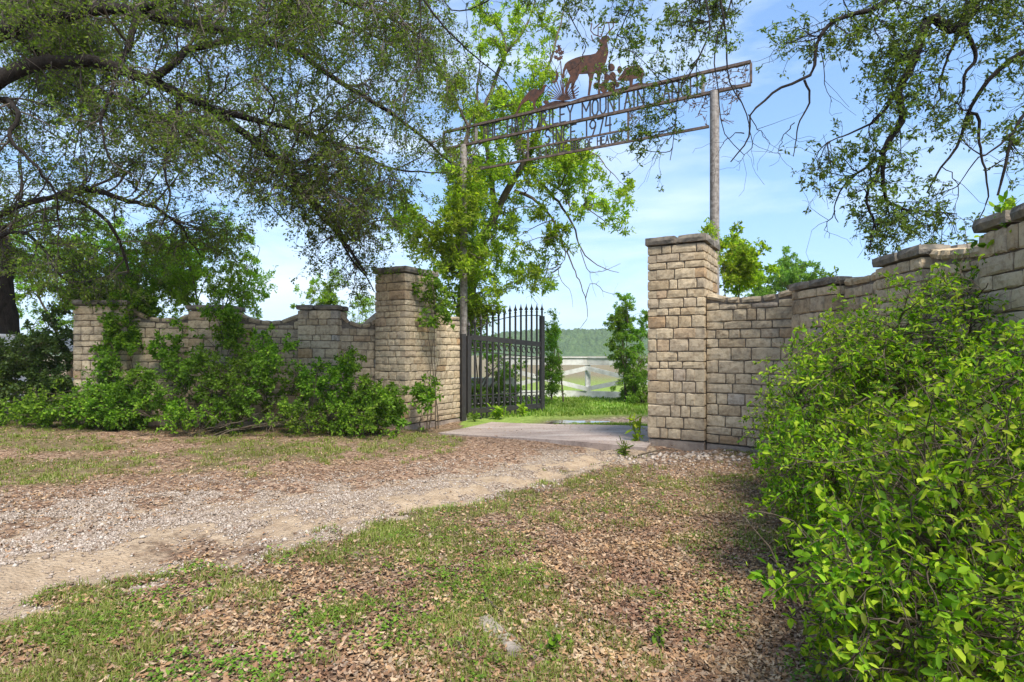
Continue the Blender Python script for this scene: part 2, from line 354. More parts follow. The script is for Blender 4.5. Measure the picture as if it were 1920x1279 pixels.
# puddle
wm, wt, wb = mat('puddle_water'); wb.inputs['Base Color'].default_value = (.16, .14, .12, 1); wb.inputs['Roughness'].default_value = .06
pc = P(1085, 800, 11.9); pv = []
for k in range(40):
    an = k/40*2*pi; r = 1+.25*sin(3*an+1)+.12*sin(7*an)
    pv.append((pc[0]+.62*r*cos(an), 12.55+.26*r*sin(an), 0))
zp = max(float(gz(q[0], q[1])) for q in pv)+.004
V = [(q[0], q[1], zp) for q in pv]
mesh('puddle_water', V, [tuple(range(40))], wm, kind='structure')
# ---------------- wooded hill ----------------
hx = np.concatenate([np.linspace(-700, -40, 60), np.linspace(-38, 180, 420), np.linspace(184, 800, 50)]); hy = np.linspace(300, 460, 70)
X, Y = np.meshgrid(hx, hy)
prof = 11.5+3.2*np.sin(X/70.+.6)+4*(fbm(X/60, X*0, 5)-.5)+np.where(X < 25, -2.5*sm(-X, -25, 40), 0)
h = prof*sm(Y, 302, 390)*(1-.1*sm(Y, 400, 460))
cr_ = np.abs(np.sin(X*.62+2*fbm(X*.11, Y*.11, 9)*6))*np.abs(np.sin(Y*.5+3*fbm(X*.13, Y*.1, 19)*6))
h = h+(2.4*cr_+4.5*fbm(X*.11, Y*.11, 77, 5)-1.2)*sm(Y, 302, 330)-.6
idx = np.arange(X.size).reshape(X.shape)
f = np.stack([idx[:-1, :-1], idx[:-1, 1:], idx[1:, 1:], idx[1:, :-1]], -1).reshape(-1, 4)
m_, t_, b_ = mat('wooded_hill'); g_ = geo(t_); n_ = noise(t_, .35, 8, .7, g_.outputs['Position']); r_ = ramp(t_, [(.3, (.025, .05, .016)), (.5, (.055, .10, .028)), (.68, (.10, .15, .045))])
t_.links.new(n_.outputs['Fac'], r_.inputs[0]); t_.links.new(r_.outputs[0], b_.inputs['Base Color']); b_.inputs['Roughness'].default_value = 1; bump(t_, b_, n_.outputs['Fac'], 1, 1.5)
mesh('hills', np.stack([X, Y, h], -1).reshape(-1, 3), f, m_, kind='structure')
# ---------------- stonework ----------------
def proto(lx, hz, k):
    r = random.Random(k*7+int(lx*100)); nxx = 4; nzz = 3; d = .14
    cx = [0, .33+r.uniform(-.06, .06), .67+r.uniform(-.06, .06), 1]; cz = [0, .5+r.uniform(-.1, .1), 1]
    V = []; ins = .011
    for j in range(nzz):
        for i in range(nxx):
            e = (i in (0, nxx-1)) + (j in (0, nzz-1)); x = (cx[i]-.5)*(lx-2*ins); zq = (cz[j]-.5)*(hz-2*ins)
            y = -(.004 if e else .009)+r.uniform(-.005, .005)+(.004 if e == 2 else 0)
            V.append((x+r.uniform(-.004, .004), y, zq+r.uniform(-.004, .004)))
    Fc = [(j*nxx+i, j*nxx+i+1, (j+1)*nxx+i+1, (j+1)*nxx+i) for j in range(nzz-1) for i in range(nxx-1)]
    ring = [0, 1, 2, 3, 7, 11, 10, 9, 8, 4]; o = len(V)
    for q in ring:
        i, j = q % nxx, q//nxx; x = (cx[i]-.5)*lx; zq = (cz[j]-.5)*hz
        if i in (0, 3) and j in (0, 2): x *= .975; zq *= .95
        V.append((x+r.uniform(-.003, .003), .006+r.uniform(-.003, .004), zq+r.uniform(-.005, .005)))
    for q in ring: V.append((V[o+ring.index(q)][0], d, V[o+ring.index(q)][2]))
    n = len(ring)
    for a in range(2):
        A = ring if a == 0 else [o+i for i in range(n)]; B = [o+(a*n)+i for i in range(n)]
        for i in range(n): Fc.append((A[(i+1) % n], A[i], B[i], B[(i+1) % n]))
    me = bpy.data.meshes.new('stone'); me.from_pydata(V, [], Fc); me.update(); me.materials.append(M['stone']); return me
LX = (.11, .17, .24, .32, .42)
PROTO = {l: [proto(l, .13, k) for k in range(5)] for l in LX}
def put_stone(parent, c, d, nrm_, lx, hz, dep=1.):
    """c centre on the face plane, d unit along, nrm_ outward"""
    l = min(LX, key=lambda q: abs(q-lx)); me = random.choice(PROTO[l])
    o = link(bpy.data.objects.new('stone', me))
    import mathutils
    d = Vector(d); up = Vector((0, 0, 1)); n = -Vector(nrm_)
    up = n.cross(d)*-1
    up = d.cross(n)
    R = mathutils.Matrix((d, n, up)).transposed().to_4x4()
    flip = random.random() < .5 and False
    sc = mathutils.Matrix.Diagonal((lx/l, dep, hz/.13, 1))
    tl = mathutils.Matrix.Translation(Vector(c)-parent.location)
    rot = mathutils.Matrix.Rotation(random.uniform(-.008, .008), 4, 'Y')
    o.parent = parent; o.matrix_local = tl@R@rot@sc
    return o
def courses(z0, z1, rs, lo=.105, hi=.195):
    hs = []; zt = z0
    while zt < z1-lo: h_ = rs.uniform(lo, hi); hs.append(h_); zt += h_
    k = (z1-z0)/sum(hs); out = []; zt = z0
    for h_ in hs: out.append((zt, zt+h_*k)); zt += h_*k
    return out
def cuts(a, b, rs, lo=.11, hi=.42, prev=()):
    """cut points between a and b"""
    for _ in range(12):
        xs = [a]
        while xs[-1] < b-lo:
            q = xs[-1]+rs.choice((rs.uniform(lo, .2), rs.uniform(.18, .3), rs.uniform(.26, hi)))
            if q > b-lo: break
            xs.append(q)
        xs.append(b)
        if xs[-1]-xs[-2] < hi+.08 and not any(abs(p-q) < .03 for p in prev for q in xs[1:-1]): break
    return xs
J = .011
def rect_pillar(parent, C, ux, uy, wx, wy, z0, z1, faces, rs):
    """rectangle with corner C, edges C+ux*wx and C+uy*wy; front face lies along ux at y=0, outward normal -uy.
    faces: subset of 'F' (front), 'R' (x=wx side), 'L' (x=0 side)"""
    ux = np.array([*ux, 0.]); uy = np.array([*uy, 0.]); C = np.array([C[0], C[1], 0.])
    ins = .022
    v, f = box_vf(C+ux*wx/2+uy*wy/2+np.array([0, 0, (z0+z1)/2]), (wx-2*ins, wy-2*ins, z1-z0), [ux, uy, (0, 0, 1)])
    mesh('mortar_core', v, f, M['mortar'], parent)
    D = .125; pv = {}
    for ci, (a, b) in enumerate(courses(z0, z1, rs)):
        zc = (a+b)/2; hz = b-a-J
        for face in faces:
            if face == 'F': o0 = C; u = ux; n = -uy; ln = wx; own = ci % 2 == 0; other = ('L' in faces, 'R' in faces)
            elif face == 'R': o0 = C+ux*wx; u = uy; n = ux; ln = wy; own = ci % 2 == 1; other = (True, False)
            else: o0 = C+uy*wy; u = -uy; n = -ux; ln = wy; own = ci % 2 == 1; other = (False, True)
            s0 = 0 if (own or not other[0]) else D+J; s1 = ln if (own or not other[1]) else ln-D-J
            xs = cuts(s0, s1, rs, prev=pv.get(face, ())); pv[face] = xs[1:-1]
            for p, q in zip(xs[:-1], xs[1:]):
                pa = p+(J/2 if p > s0 else 0); qa = q-(J/2 if q < s1 else 0)
                off = rs.uniform(-.004, .006)
                put_stone(parent, o0+u*(pa+qa)/2+n*off+np.array([0, 0, zc]), u, n, qa-pa, hz)
def cap(parent, C, ux, uy, wx, wy, z0, th, rs, over=.055, nx_=3, ny_=2):
    ux = np.array([*ux, 0.]); uy = np.array([*uy, 0.]); C = np.array([C[0], C[1], 0.])-ux*over-uy*over
    W_, D_ = wx+2*over, wy+2*over
    for j in range(ny_):
        y0, y1 = D_*j/ny_, D_*(j+1)/ny_
        xs = [0]+[W_*(i+rs.uniform(-.18, .18))/nx_ for i in range(1, nx_)]+[W_]
        for p, q in zip(xs[:-1], xs[1:]):
            rock_block(parent, 'cap_stone', C+ux*(p+q)/2+uy*(y0+y1)/2+np.array([0, 0, z0+th/2]), (q-p-.012, y1-y0-.012, th), [ux, uy, np.array([0, 0, 1.])], rs, M['cap'], .007)
def rock_block(parent, name, c, sz, ax, rs, m, amp=.012):
    # chamfered block, 3x2x2 grid sides
    xs = (-1, -.34, .34, 1); V = {}; pts = []; Fs = []
    n = (4, 3, 3)
    g3 = lambda i, n_: -1+2*i/(n_-1)
    def vid(i, j, k):
        if (i, j, k) not in V:
            p = np.array([g3(i, 4), g3(j, 3), g3(k, 3)]); e = sum((i in (0, 3), j in (0, 2), k in (0, 2)))
            s = p*np.asarray(sz)/2
            if e >= 2: s = s-np.sign(p)*np.minimum(.014, np.asarray(sz)*.1)*(np.abs(p) > .99)*(.7+.3*e)
            s = s+np.array([rs.uniform(-amp, amp)*(.9 if q != 2 else .6) for q in range(3)])
            V[(i, j, k)] = len(pts); pts.append(np.asarray(c)+s@np.asarray(ax))
        return V[(i, j, k)]
    for i in range(3):
        for j in range(2):
            Fs.append((vid(i, j, 0), vid(i, j+1, 0), vid(i+1, j+1, 0), vid(i+1, j, 0))); Fs.append((vid(i, j, 2), vid(i+1, j, 2), vid(i+1, j+1, 2), vid(i, j+1, 2)))
        for k in range(2):
            Fs.append((vid(i, 0, k), vid(i+1, 0, k), vid(i+1, 0, k+1), vid(i, 0, k+1))); Fs.append((vid(i, 2, k), vid(i, 2, k+1), vid(i+1, 2, k+1), vid(i+1, 2, k)))
    for j in range(2):
        for k in range(2):
            Fs.append((vid(0, j, k), vid(0, j, k+1), vid(0, j+1, k+1), vid(0, j+1, k))); Fs.append((vid(3, j, k), vid(3, j+1, k), vid(3, j+1, k+1), vid(3, j, k+1)))
    return mesh(name, np.array(pts), Fs, m, parent)
def wall_seg(parent, A, B, nout, z0, zA, zB, sag, th, rs, cope=True):
    """wall front from A to B; nout outward; top height follows a sagging curve"""
    A = np.array([*A, 0.]); B = np.array([*B, 0.]); ln = np.linalg.norm(B-A); u = (B-A)/ln; n = np.array([*nout, 0.]); n = n-u*(n@u); n /= np.linalg.norm(n)
    top = lambda s: zA+(zB-zA)*s/ln-sag*(1-(2*s/ln-1)**2)**.8
    ct = .10
    ks = np.linspace(0, ln, 15); V = []; Fs = []
    for k in ks:
        for off, zz in ((.02, z0), (.02, top(k)-.02), (th, top(k)-.02), (th, z0)): V.append(A+u*k-n*off+np.array([0, 0, zz]))
    for i in range(14):
        for j in range(4): a = i*4+j; b = i*4+(j+1) % 4; Fs.append((a, b, b+4, a+4))
    Fs += [(0, 3, 2, 1), (56, 57, 58, 59)]
    mesh('mortar_core', V, Fs, M['mortar'], parent)
    pv = ()
    for a, b in courses(z0, max(zA, zB)+.02, rs):
        xs = cuts(0, ln, rs, prev=pv); pv = xs[1:-1]
        for p, q in zip(xs[:-1], xs[1:]):
            mtop = min(top(p), top(q), top((p+q)/2))-ct
            bb = min(b, mtop); 
            if bb-a < .045: continue
            put_stone(parent, A+u*(p+q)/2+n*rs.uniform(-.004, .008)+np.array([0, 0, (a+bb)/2]), u, n, q-p-J, bb-a-J)
    xs = cuts(0, ln, rs, .2, .4)
    for p, q in zip(xs[:-1], xs[1:]):
        ta, tb = top(p), top(q); d = u*(q-p)+np.array([0, 0, tb-ta]); L_ = np.linalg.norm(d); d /= L_; w = np.cross(d, n); w = w*np.sign(w[2])
        c = A+u*(p+q)/2-n*(th/2-.01)+np.array([0, 0, (ta+tb)/2-ct/2])
        rock_block(parent, 'coping_stone', c, (L_-.008, th+.03, ct), [d, -n, w], rs, M['stone'], .007)
def footing(parent, C, ux, uy, wx, wy, z0, z1):
    ux = np.array([*ux, 0.]); uy = np.array([*uy, 0.]); C = np.array([C[0], C[1], 0.])
    rock_block(parent, 'footing', C+ux*wx/2+uy*wy/2+np.array([0, 0, (z0+z1)/2]), (wx+.02, wy+.02, z1-z0), [ux, uy, np.array([0, 0, 1.])], random.Random(3), M['concrete'], .006)
d0 = np.array([.868, -.497]); n0 = np.array([.497, .868])      # along the opening, and back from it
# gate pillars (front face along d0; depth along n0)
def pillar(name_label, C, ux, uy, wx, wy, g0, ztop, faces, seed, grp, th=0.15, over=.055):
    rs = random.Random(seed)
    t = thing('stone_pillar', name_label, 'pillar', (C[0]+ux[0]*wx/2+uy[0]*wy/2, C[1]+ux[1]*wx/2+uy[1]*wy/2, g0), grp)
    footing(t, C, ux, uy, wx, wy, g0-.15, g0+.15)
    rect_pillar(t, C, ux, uy, wx, wy, g0+.15, ztop-th, faces, rs)
    cap(t, C, ux, uy, wx, wy, ztop-th, th, rs, over, 2, 2)
    return t
CL = np.array([-2.13, 11.7]); CR = np.array([2.86, 8.72])
pillar('tall square stone pillar left of the open black gate, its flat cap stained dark', CL-d0*.80, d0, n0, .80, 1.03, -.12, 3.22, 'FR', 21, 'stone gate pillars')
pillar('tall pale stone pillar right of the driveway opening with the pipe post rising behind it', CR-d0*.86, d0, n0, .86, 1.02, -.01, 3.26, 'FRL', 5, 'stone gate pillars')
# wing walls carrying the gate hinges
def wall(label, A, B, nout, z0, zA, zB, sag, th, seed, foot=True):
    rs = random.Random(seed)
    t = thing('stone_wall', label, 'wall', ((A[0]+B[0])/2, (A[1]+B[1])/2, z0))
    wall_seg(t, A, B, nout, z0+(.12 if foot else 0), zA, zB, sag, th, rs)
    if foot:
        A3 = np.array([*A]); B3 = np.array([*B]); ln = np.linalg.norm(B3-A3); u = (B3-A3)/ln; n = np.array(nout)-u*(np.array(nout)@u); n /= np.linalg.norm(n)
        footing(t, A3-n*th, u, n, ln, th+.02, z0-.15, z0+.12)
    return t
wL0 = CL+n0*1.035-d0*.03; wL1 = CL+n0*1.95-d0*.03
wall('narrow stone wing wall between the left gate pillar and the gate hinge', wL0, wL1, d0, -.13, 2.38, 2.30, .04, .40, 31)
wR0 = CR+n0*1.025-d0*.92; wR1 = CR+n0*1.9-d0*.92
wall('stone wing wall behind the right gate pillar holding the second gate leaf', wR0, wR1, -d0, -.02, 2.38, 2.30, .04, .40, 32)
# left run: pilasters
def unit(a): a = np.array(a, float); return a/np.linalg.norm(a)
PLs = [((-4.22, 11.55), (-3.42, 11.50), -.02, 2.42, 'stone pilaster on the left wall nearest the tall gate pillar, square dark cap'),
       ((-6.27, 11.35), (-5.42, 11.42), .04, 2.40, 'vine covered stone pilaster in the middle of the left wall'),
       ((-8.12, 10.85), (-7.18, 10.92), .14, 2.46, 'end pilaster of the left wall with a plain face and vines on both sides')]
ends = []
for i, (a, b, g0, zt, lb) in enumerate(PLs):
    u = unit(np.array(b)-np.array(a)); w = np.linalg.norm(np.array(b)-np.array(a)); n = np.array([-u[1], u[0]])
    pillar(lb, np.array(a), u, n, w, .55, g0, zt, 'FR' if i < 2 else 'FRL', 40+i, 'stone wall pilasters', .12, .05)
    ends.append((np.array(a)+n*.18, np.array(b)+n*.18))
lw = [('low dipping stone wall between the left gate pillar and the first pilaster', ends[0][1], CL-d0*.80+n0*.3, -.06, 2.28, 2.36, .26),
      ('vine hung stone wall between the first and middle pilasters on the left', ends[1][1], ends[0][0], 0, 2.28, 2.28, .17),
      ('stone wall between the middle and end pilasters on the left', ends[2][1], ends[1][0], .08, 2.30, 2.26, .14)]
for i, (lb, A, B, g0, za, zb, sg) in enumerate(lw): wall(lb, A, B, (0, -1), g0, za, zb, sg, .36, 60+i)
# right run
PRs = [((3.74, 7.85), (3.82, 7.02), 0.0, 2.39, 'right wall pilaster nearest the gate pillar, rising behind the green shrub'),
       ((3.78, 6.10), (3.70, 5.32), 0.0, 2.45, 'middle pilaster of the right wall with a long dark cap above the shrub'),
       ((3.42, 4.30), (3.28, 3.50), 0.0, 2.44, 'big blocked pilaster at the right edge nearest the camera')]
endr = []
for i, (a, b, g0, zt, lb) in enumerate(PRs):
    u = unit(np.array(b)-np.array(a)); w = np.linalg.norm(np.array(b)-np.array(a)); n = np.array([-u[1], u[0]])
    pillar(lb, np.array(a), u, n, w, .55, g0, zt, 'FR', 80+i, 'stone wall pilasters', .12, .05)
    endr.append((np.array(a)+n*.16, np.array(b)+n*.16))
rw = [('pale stone wall joining the right gate pillar to its first pilaster', CR+n0*.10+d0*.004, endr[0][0]+np.array([-.05, .1]), 0, 2.36, 2.36, .09),
      ('stone wall between the first and middle pilasters on the right', endr[0][1], endr[1][0], 0, 2.36, 2.40, .05),
      ('stone wall between the middle and nearest pilasters on the right', endr[1][1]+np.array([-.08, 0]), endr[2][0]+np.array([-.08, 0]), 0, 2.40, 2.26, .02)]
for i, (lb, A, B, g0, za, zb, sg) in enumerate(rw): wall(lb, A, B, (-1, -.3), g0, za, zb, sg, .36, 90+i)
# ---------------- iron gate leaves ----------------
def tube(pts, r, sides=8, cap_=True):
    pts = np.asarray(pts, float); n = len(pts); r = np.broadcast_to(r, n)
    tg = nrm(np.gradient(pts, axis=0)); ref = np.array([.3, .2, 1.]); s = nrm(np.cross(tg, ref)); w = np.cross(tg, s)
    an = np.arange(sides)/sides*2*pi
    V = (pts[:, None]+r[:, None, None]*(np.cos(an)[None, :, None]*s[:, None]+np.sin(an)[None, :, None]*w[:, None])).reshape(-1, 3)
    Fs = [(i*sides+j, i*sides+(j+1) % sides, (i+1)*sides+(j+1) % sides, (i+1)*sides+j) for i in range(n-1) for j in range(sides)]
    if cap_: Fs += [tuple(range(sides))[::-1], tuple((n-1)*sides+j for j in range(sides))]
    return V, Fs
def lathe(c, prof, sides=8):
    V = []; Fs = []
    for z_, r in prof:
        for j in range(sides): an = j/sides*2*pi; V.append((c[0]+r*cos(an), c[1]+r*sin(an), c[2]+z_))
    for i in range(len(prof)-1):
        for j in range(sides): Fs.append((i*sides+j, i*sides+(j+1) % sides, (i+1)*sides+(j+1) % sides, (i+1)*sides+j))
    return V, Fs
def gate(label, A, B, zb, zt0, zt1, zs0, zs1, npk):
    A = np.array(A, float); B = np.array(B, float); ln = np.linalg.norm(B-A); u2 = (B-A)/ln; u = np.array([*u2, 0]); nn = np.array([-u2[1], u2[0], 0])
    at = lambda s, z_: np.array([A[0]+u2[0]*s, A[1]+u2[1]*s, z_])
    t = thing('iron_gate', label, 'gate', (A[0], A[1], -.1), 'black iron gate leaves')
    def b(name, a_, b_, w, d): v, f = bar_vf(a_, b_, w, d, nn); return mesh(name, v, f, M['black'], t)
    b('hinge_post', at(-.03, -.1), at(-.03, zt0+.06), .11, .10)
    b('gate_stile', at(.13, zb-.05), at(.13, zt0+.02), .10, .07)
    b('gate_stile', at(ln-.05, zb-.22), at(ln-.05, zs1-.28), .11, .09)
    b('top_rail', at(.185, zt0-.01), at(ln-.11, zt1), .12, .06)
    b('bottom_rail', at(.185, zb), at(ln-.11, zb+.01), .12, .06)
    b('scroll_rail', at(.185, zt0-.33), at(ln-.11, zt1-.33), .022, .02)
    b('scroll_rail', at(.185, zb+.36), at(ln-.11, zb+.36), .022, .02)
    topz = lambda s: zs0+(zs1-zs0)*(1-(1-s/ln)**2.4)
    v, f = tube([at(s, topz(s)-.27) for s in np.linspace(.2, ln-.1, 14)], .012, 6); mesh('arched_rail', v, f, M['black'], t)
    for k in range(npk+1):
        s = .13+(ln-.18)*k/npk; tz = topz(s); z0_ = zb-.26 if 0 < k else zb-.24
        if 0 < k < npk: v, f = bar_vf(at(s, z0_), at(s, tz-.17), .036, .036, nn)
        elif k == npk: v, f = bar_vf(at(s, zs1-.28), at(s, tz-.17), .036, .036, nn)
        else: v, f = bar_vf(at(s, zt0+.02), at(s, tz-.17), .036, .036, nn)
        pk = mesh('picket', v, f, M['black'], t)
        v, f = lathe(at(s, tz-.19), [(0, .02), (.02, .038), (.035, .02), (.05, .02), (.065, .048), (.09, .040), (.14, .018), (.22, .002)])
        mesh('spear_point', v, f, M['black'], pk)
    for k in range(npk):
        s = .13+(ln-.18)*(k+.5)/npk
        for zc in (np.interp(s, [0, ln], [zt0, zt1])-.17, zb+.22):
            an = np.linspace(-.3, 2*pi-.9, 14); r = .052
            v, f = tube([at(s+r*cos(q)*1.0, zc+r*1.35*sin(q)) for q in an], .014, 5); mesh('scroll', v, f, M['black'], t)
    v, f = box_vf(at(ln-.03, (zb+zt1)/2+.2), (.06, .05, .09), [u, nn, (0, 0, 1)]); mesh('latch', v, f, M['black'], t)
    return t
gate('black iron gate leaf standing open beside the left pillar', (-1.10, 13.45), (.80, 14.9), .12, 1.84, 1.68, 2.15, 2.68, 13)
gate('black iron gate leaf open behind the right wall with only its spear tips showing', (3.9, 10.5), (5.65, 12.2), .12, 1.84, 1.68, 2.15, 2.62, 13)
# ---------------- overhead ranch sign ----------------
PL_ = np.array([-1.12, 13.6]); PR_ = np.array([3.74, 10.83]); ZT = 6.68
ad = unit(PR_-PL_); sgn_n = np.array([-ad[1], ad[0], 0.]); sgn_n *= -1 if sgn_n[1] > 0 else 1; AD = np.array([*ad, 0.])
span = np.linalg.norm(PR_-PL_)
def ap(s, z_, off=0.): return np.array([PL_[0]+ad[0]*s, PL_[1]+ad[1]*s, z_])+sgn_n*off
def onplane(px, py):
    k = (px-960)/F; s = (PL_[0]-k*PL_[1])/(k*ad[1]-ad[0]); Yv = PL_[1]+ad[1]*s; return s, CZ-(py-HZ)/F*Yv
sign = thing('ranch_sign', 'tall overhead iron ranch name sign on two pipe posts with rusted animal silhouettes', 'sign', (PL_[0], PL_[1], -.1))
def sb(name, s0, z0, s1, z1, w=.05, d=.05, m='beam', off=0., parent=None):
    v, f = bar_vf(ap(s0, z0, off), ap(s1, z1, off), w, d, sgn_n); return mesh(name, v, f, M[m], parent or sign)
for p_ in (PL_, PR_):
    v, f = tube([(p_[0], p_[1], -.12), (p_[0], p_[1], 2), (p_[0], p_[1], 4), (p_[0], p_[1], ZT-.40)], .086, 14); mesh('post', v, f, M['pipe'], sign, smooth=False)
sL, _ = onplane(832, 260); sR, _ = onplane(1408, 140)
zb0 = ZT-.40
sb('top_beam', sL, ZT, sR, ZT, .05, .07); sb('lower_beam', sL, zb0, sR, zb0, .05, .07)
sb('end_bar', sL, zb0+.026, sL, ZT-.026, .04, .05); sb('end_bar', sR, zb0+.026, sR, ZT-.026, .04, .05)
sI0, _ = onplane(893, 255); sI1, _ = onplane(1318, 160)
sb('panel_bar', sI0, zb0+.026, sI0, ZT-.026, .06, .03, 'pipe'); sb('panel_bar', sI1, zb0+.026, sI1, ZT-.026, .06, .03, 'pipe')
zlo = CZ+343*13.5/F
sb('tie_pipe', .1, zlo, span-.1, zlo, .045, .045)
sA, zm = onplane(990, 282); sB, zm2 = onplane(1178, 240); zm = (zm+zm2)/2
sb('drop_bar', sA, zlo+.024, sA, zb0-.026, .035, .035); sb('drop_bar', sB, zlo+.024, sB, zb0-.026, .035, .035)
sb('text_rail', sA+.02, zm, sB-.02, zm, .035, .035)
ST = {'A': [[(0, 0), (.5, 1), (1, 0)], [(.2, .38), (.8, .38)]], 'B': [[(0, 0), (0, 1), (.7, 1), (1, .78), (.7, .53), (0, .53)], [(.7, .53), (1, .27), (.7, 0), (0, 0)]],
 'C': [[(1, .85), (.7, 1), (.25, 1), (0, .75), (0, .25), (.25, 0), (.7, 0), (1, .15)]], 'E': [[(1, 1), (0, 1), (0, 0), (1, 0)], [(0, .52), (.75, .52)]], 'F': [[(1, 1), (0, 1), (0, 0)], [(0, .52), (.75, .52)]],
 'H': [[(0, 0), (0, 1)], [(1, 0), (1, 1)], [(0, .5), (1, .5)]], 'I': [[(.5, 0), (.5, 1)]], 'L': [[(0, 1), (0, 0), (1, 0)]], 'M': [[(0, 0), (0, 1), (.5, .4), (1, 1), (1, 0)]], 'N': [[(0, 0), (0, 1), (1, 0), (1, 1)]],
 'O': [[(.25, 0), (0, .25), (0, .75), (.25, 1), (.75, 1), (1, .75), (1, .25), (.75, 0), (.25, 0)]], 'R': [[(0, 0), (0, 1), (.7, 1), (1, .78), (.7, .52), (0, .52)], [(.5, .52), (1, 0)]],
 'S': [[(1, .85), (.7, 1), (.3, 1), (0, .78), (.3, .53), (.7, .5), (1, .25), (.7, 0), (.3, 0), (0, .15)]], 'T': [[(0, 1), (1, 1)], [(.5, 1), (.5, 0)]], 'U': [[(0, 1), (0, .25), (.3, 0), (.7, 0), (1, .25), (1, 1)]],
 'V': [[(0, 1), (.5, 0), (1, 1)]], 'Y': [[(0, 1), (.5, .5), (1, 1)], [(.5, .5), (.5, 0)]], '1': [[(.5, 0), (.5, 1)]], '9': [[(1, .6), (.7, .45), (.3, .45), (0, .65), (0, .8), (.3, 1), (.7, 1), (1, .8), (1, .55), (.5, 0)]],
 '7': [[(0, 1), (1, 1), (.4, 0)]], '4': [[(.2, 1), (.0, .45), (1, .45)], [(.8, .95), (.8, 0)]], '.': [[(.4, 0), (.4, .12)]]}
def text(s, s0, s1, zb_, h, w, m='sign_letter'):
    wid = {'I': .35, '1': .4, ' ': .8, '.': .3, 'M': 1.2}; tot = sum(wid.get(c, .85)+.33 for c in s); k = (s1-s0)/tot; q = s0
    for c in s:
        cw = wid.get(c, .85)*k
        if c in ST:
            vs = []
            for i, pl in enumerate(ST[c]):
                for j in range(len(pl)-1):
                    a_ = ap(q+pl[j][0]*cw, zb_+pl[j][1]*h, i*.0012); b_ = ap(q+pl[j+1][0]*cw, zb_+pl[j+1][1]*h, i*.0012); e_ = (b_-a_)/np.linalg.norm(b_-a_)*w*.4
                    vs.append(bar_vf(a_-e_, b_+e_, w, .014+.001*(j % 2), sgn_n))
            v, f = cat(vs); mesh('letter', v, f, M[m], sign)
        q += cw+.33*k
ta, _ = onplane(903, 250); tb, _ = onplane(1312, 165)
text('THE HAYS RILEY MOUNTAIN RANCH', ta, tb, zb0+.045, .31, .031)
t1, _ = onplane(1022, 262); t2, _ = onplane(1150, 235)
text('SINCE 1974', t1, t2, zm+.03, zb0-zm-.085, .030)
t1, _ = onplane(1010, 290); t2, _ = onplane(1172, 255)
text('A LITTLE BIT OF HEAVEN.', t1, t2, zlo+.045, zm-zlo-.09, .022)
def plate(name, pts, m='rust', parent=None, conv=True, off=0., th=.012):
    q = [onplane(*p) for p in pts] if conv else pts
    n = len(q); V = [ap(s, z_, off+th/2) for s, z_ in q]+[ap(s, z_, off-th/2) for s, z_ in q]
    return mesh(name, V, [tuple(range(n)), tuple(range(2*n-1, n-1, -1))]+[(i, n+i, n+(i+1) % n, (i+1) % n) for i in range(n)], M[m], parent or sign)
K = lambda L_: [(x/5.647+900, y/5.647+40) for x, y in L_]
def sticks(name, Ls, w, m='rust', parent=None, off=0.):
    vs = []
    for i, L_ in enumerate(Ls):
        q = [onplane(*p) for p in K(L_)]
        for a_, b_ in zip(q[:-1], q[1:]): vs.append(bar_vf(ap(*a_, off+i*.0007), ap(*b_, off+i*.0007), w, .012, sgn_n))
    v, f = cat(vs); return mesh(name, v, f, M[m], parent or sign)
deer = plate('deer_silhouette', K([(960, 410), (1020, 385), (1100, 362), (1170, 355), (1225, 340), (1262, 290), (1275, 240), (1240, 212), (1250, 195), (1280, 190), (1290, 165), (1335, 148), (1365, 160), (1378, 185), (1345, 222), (1352, 260), (1360, 330), (1335, 430), (1285, 535), (1275, 600), (1262, 700), (1278, 768), (1250, 768), (1248, 680), (1236, 560), (1212, 545), (1195, 600), (1175, 700), (1162, 785), (1140, 785), (1152, 680), (1155, 600), (1140, 556), (1050, 560), (1035, 600), (1005, 650), (988, 720), (1010, 815), (988, 815), (965, 720), (968, 650), (950, 665), (925, 730), (935, 800), (912, 805), (900, 720), (935, 630), (955, 580), (930, 535), (915, 500), (898, 530), (890, 610), (868, 600), (878, 520), (900, 455), (925, 430)]))
sticks('antlers', [[(1280, 165), (1205, 140), (1172, 100), (1182, 20)], [(1200, 85), (1270, 22)], [(1250, 150), (1252, 60)], [(1285, 160), (1318, 50), (1308, -10)], [(1335, 150), (1372, 100), (1364, 20)], [(1365, 115), (1412, 60), (1415, 0)], [(1330, 12), (1440, 16)], [(1180, 150), (1195, 210)]], .02, 'rust', deer)
plate('turkey_silhouette', K([(366, 1000), (440, 840), (520, 740), (580, 712), (640, 730), (662, 705), (668, 678), (700, 668), (712, 682), (690, 700), (680, 742), (640, 785), (592, 842), (585, 890), (606, 935), (570, 940), (560, 855), (510, 832), (440, 885), (385, 1005)]))
plate('hog_silhouette', K([(1455, 612), (1500, 560), (1535, 500), (1600, 470), (1680, 468), (1732, 512), (1734, 565), (1718, 620), (1722, 690), (1700, 692), (1690, 604), (1622, 612), (1610, 705), (1588, 708), (1580, 628), (1520, 632), (1465, 628)]))
plate('ground_strip', K([(380, 1003), (480, 965), (600, 932), (720, 868), (800, 842), (960, 850), (1100, 800), (1300, 760), (1430, 722), (1520, 700), (1620, 672), (1680, 650), (1760, 660), (1900, 640), (2050, 625), (2250, 590), (2250, 602), (1900, 682), (1500, 768), (1100, 855), (700, 942), (380, 1013)]), off=.004)
plate('bird_silhouette', K([(755, 655), (795, 622), (808, 560), (803, 505), (832, 555), (826, 612), (792, 655)]), off=.002)
plate('bird_silhouette', K([(665, 855), (700, 835), (725, 845), (720, 870), (690, 880)]), off=.002)
yl = []
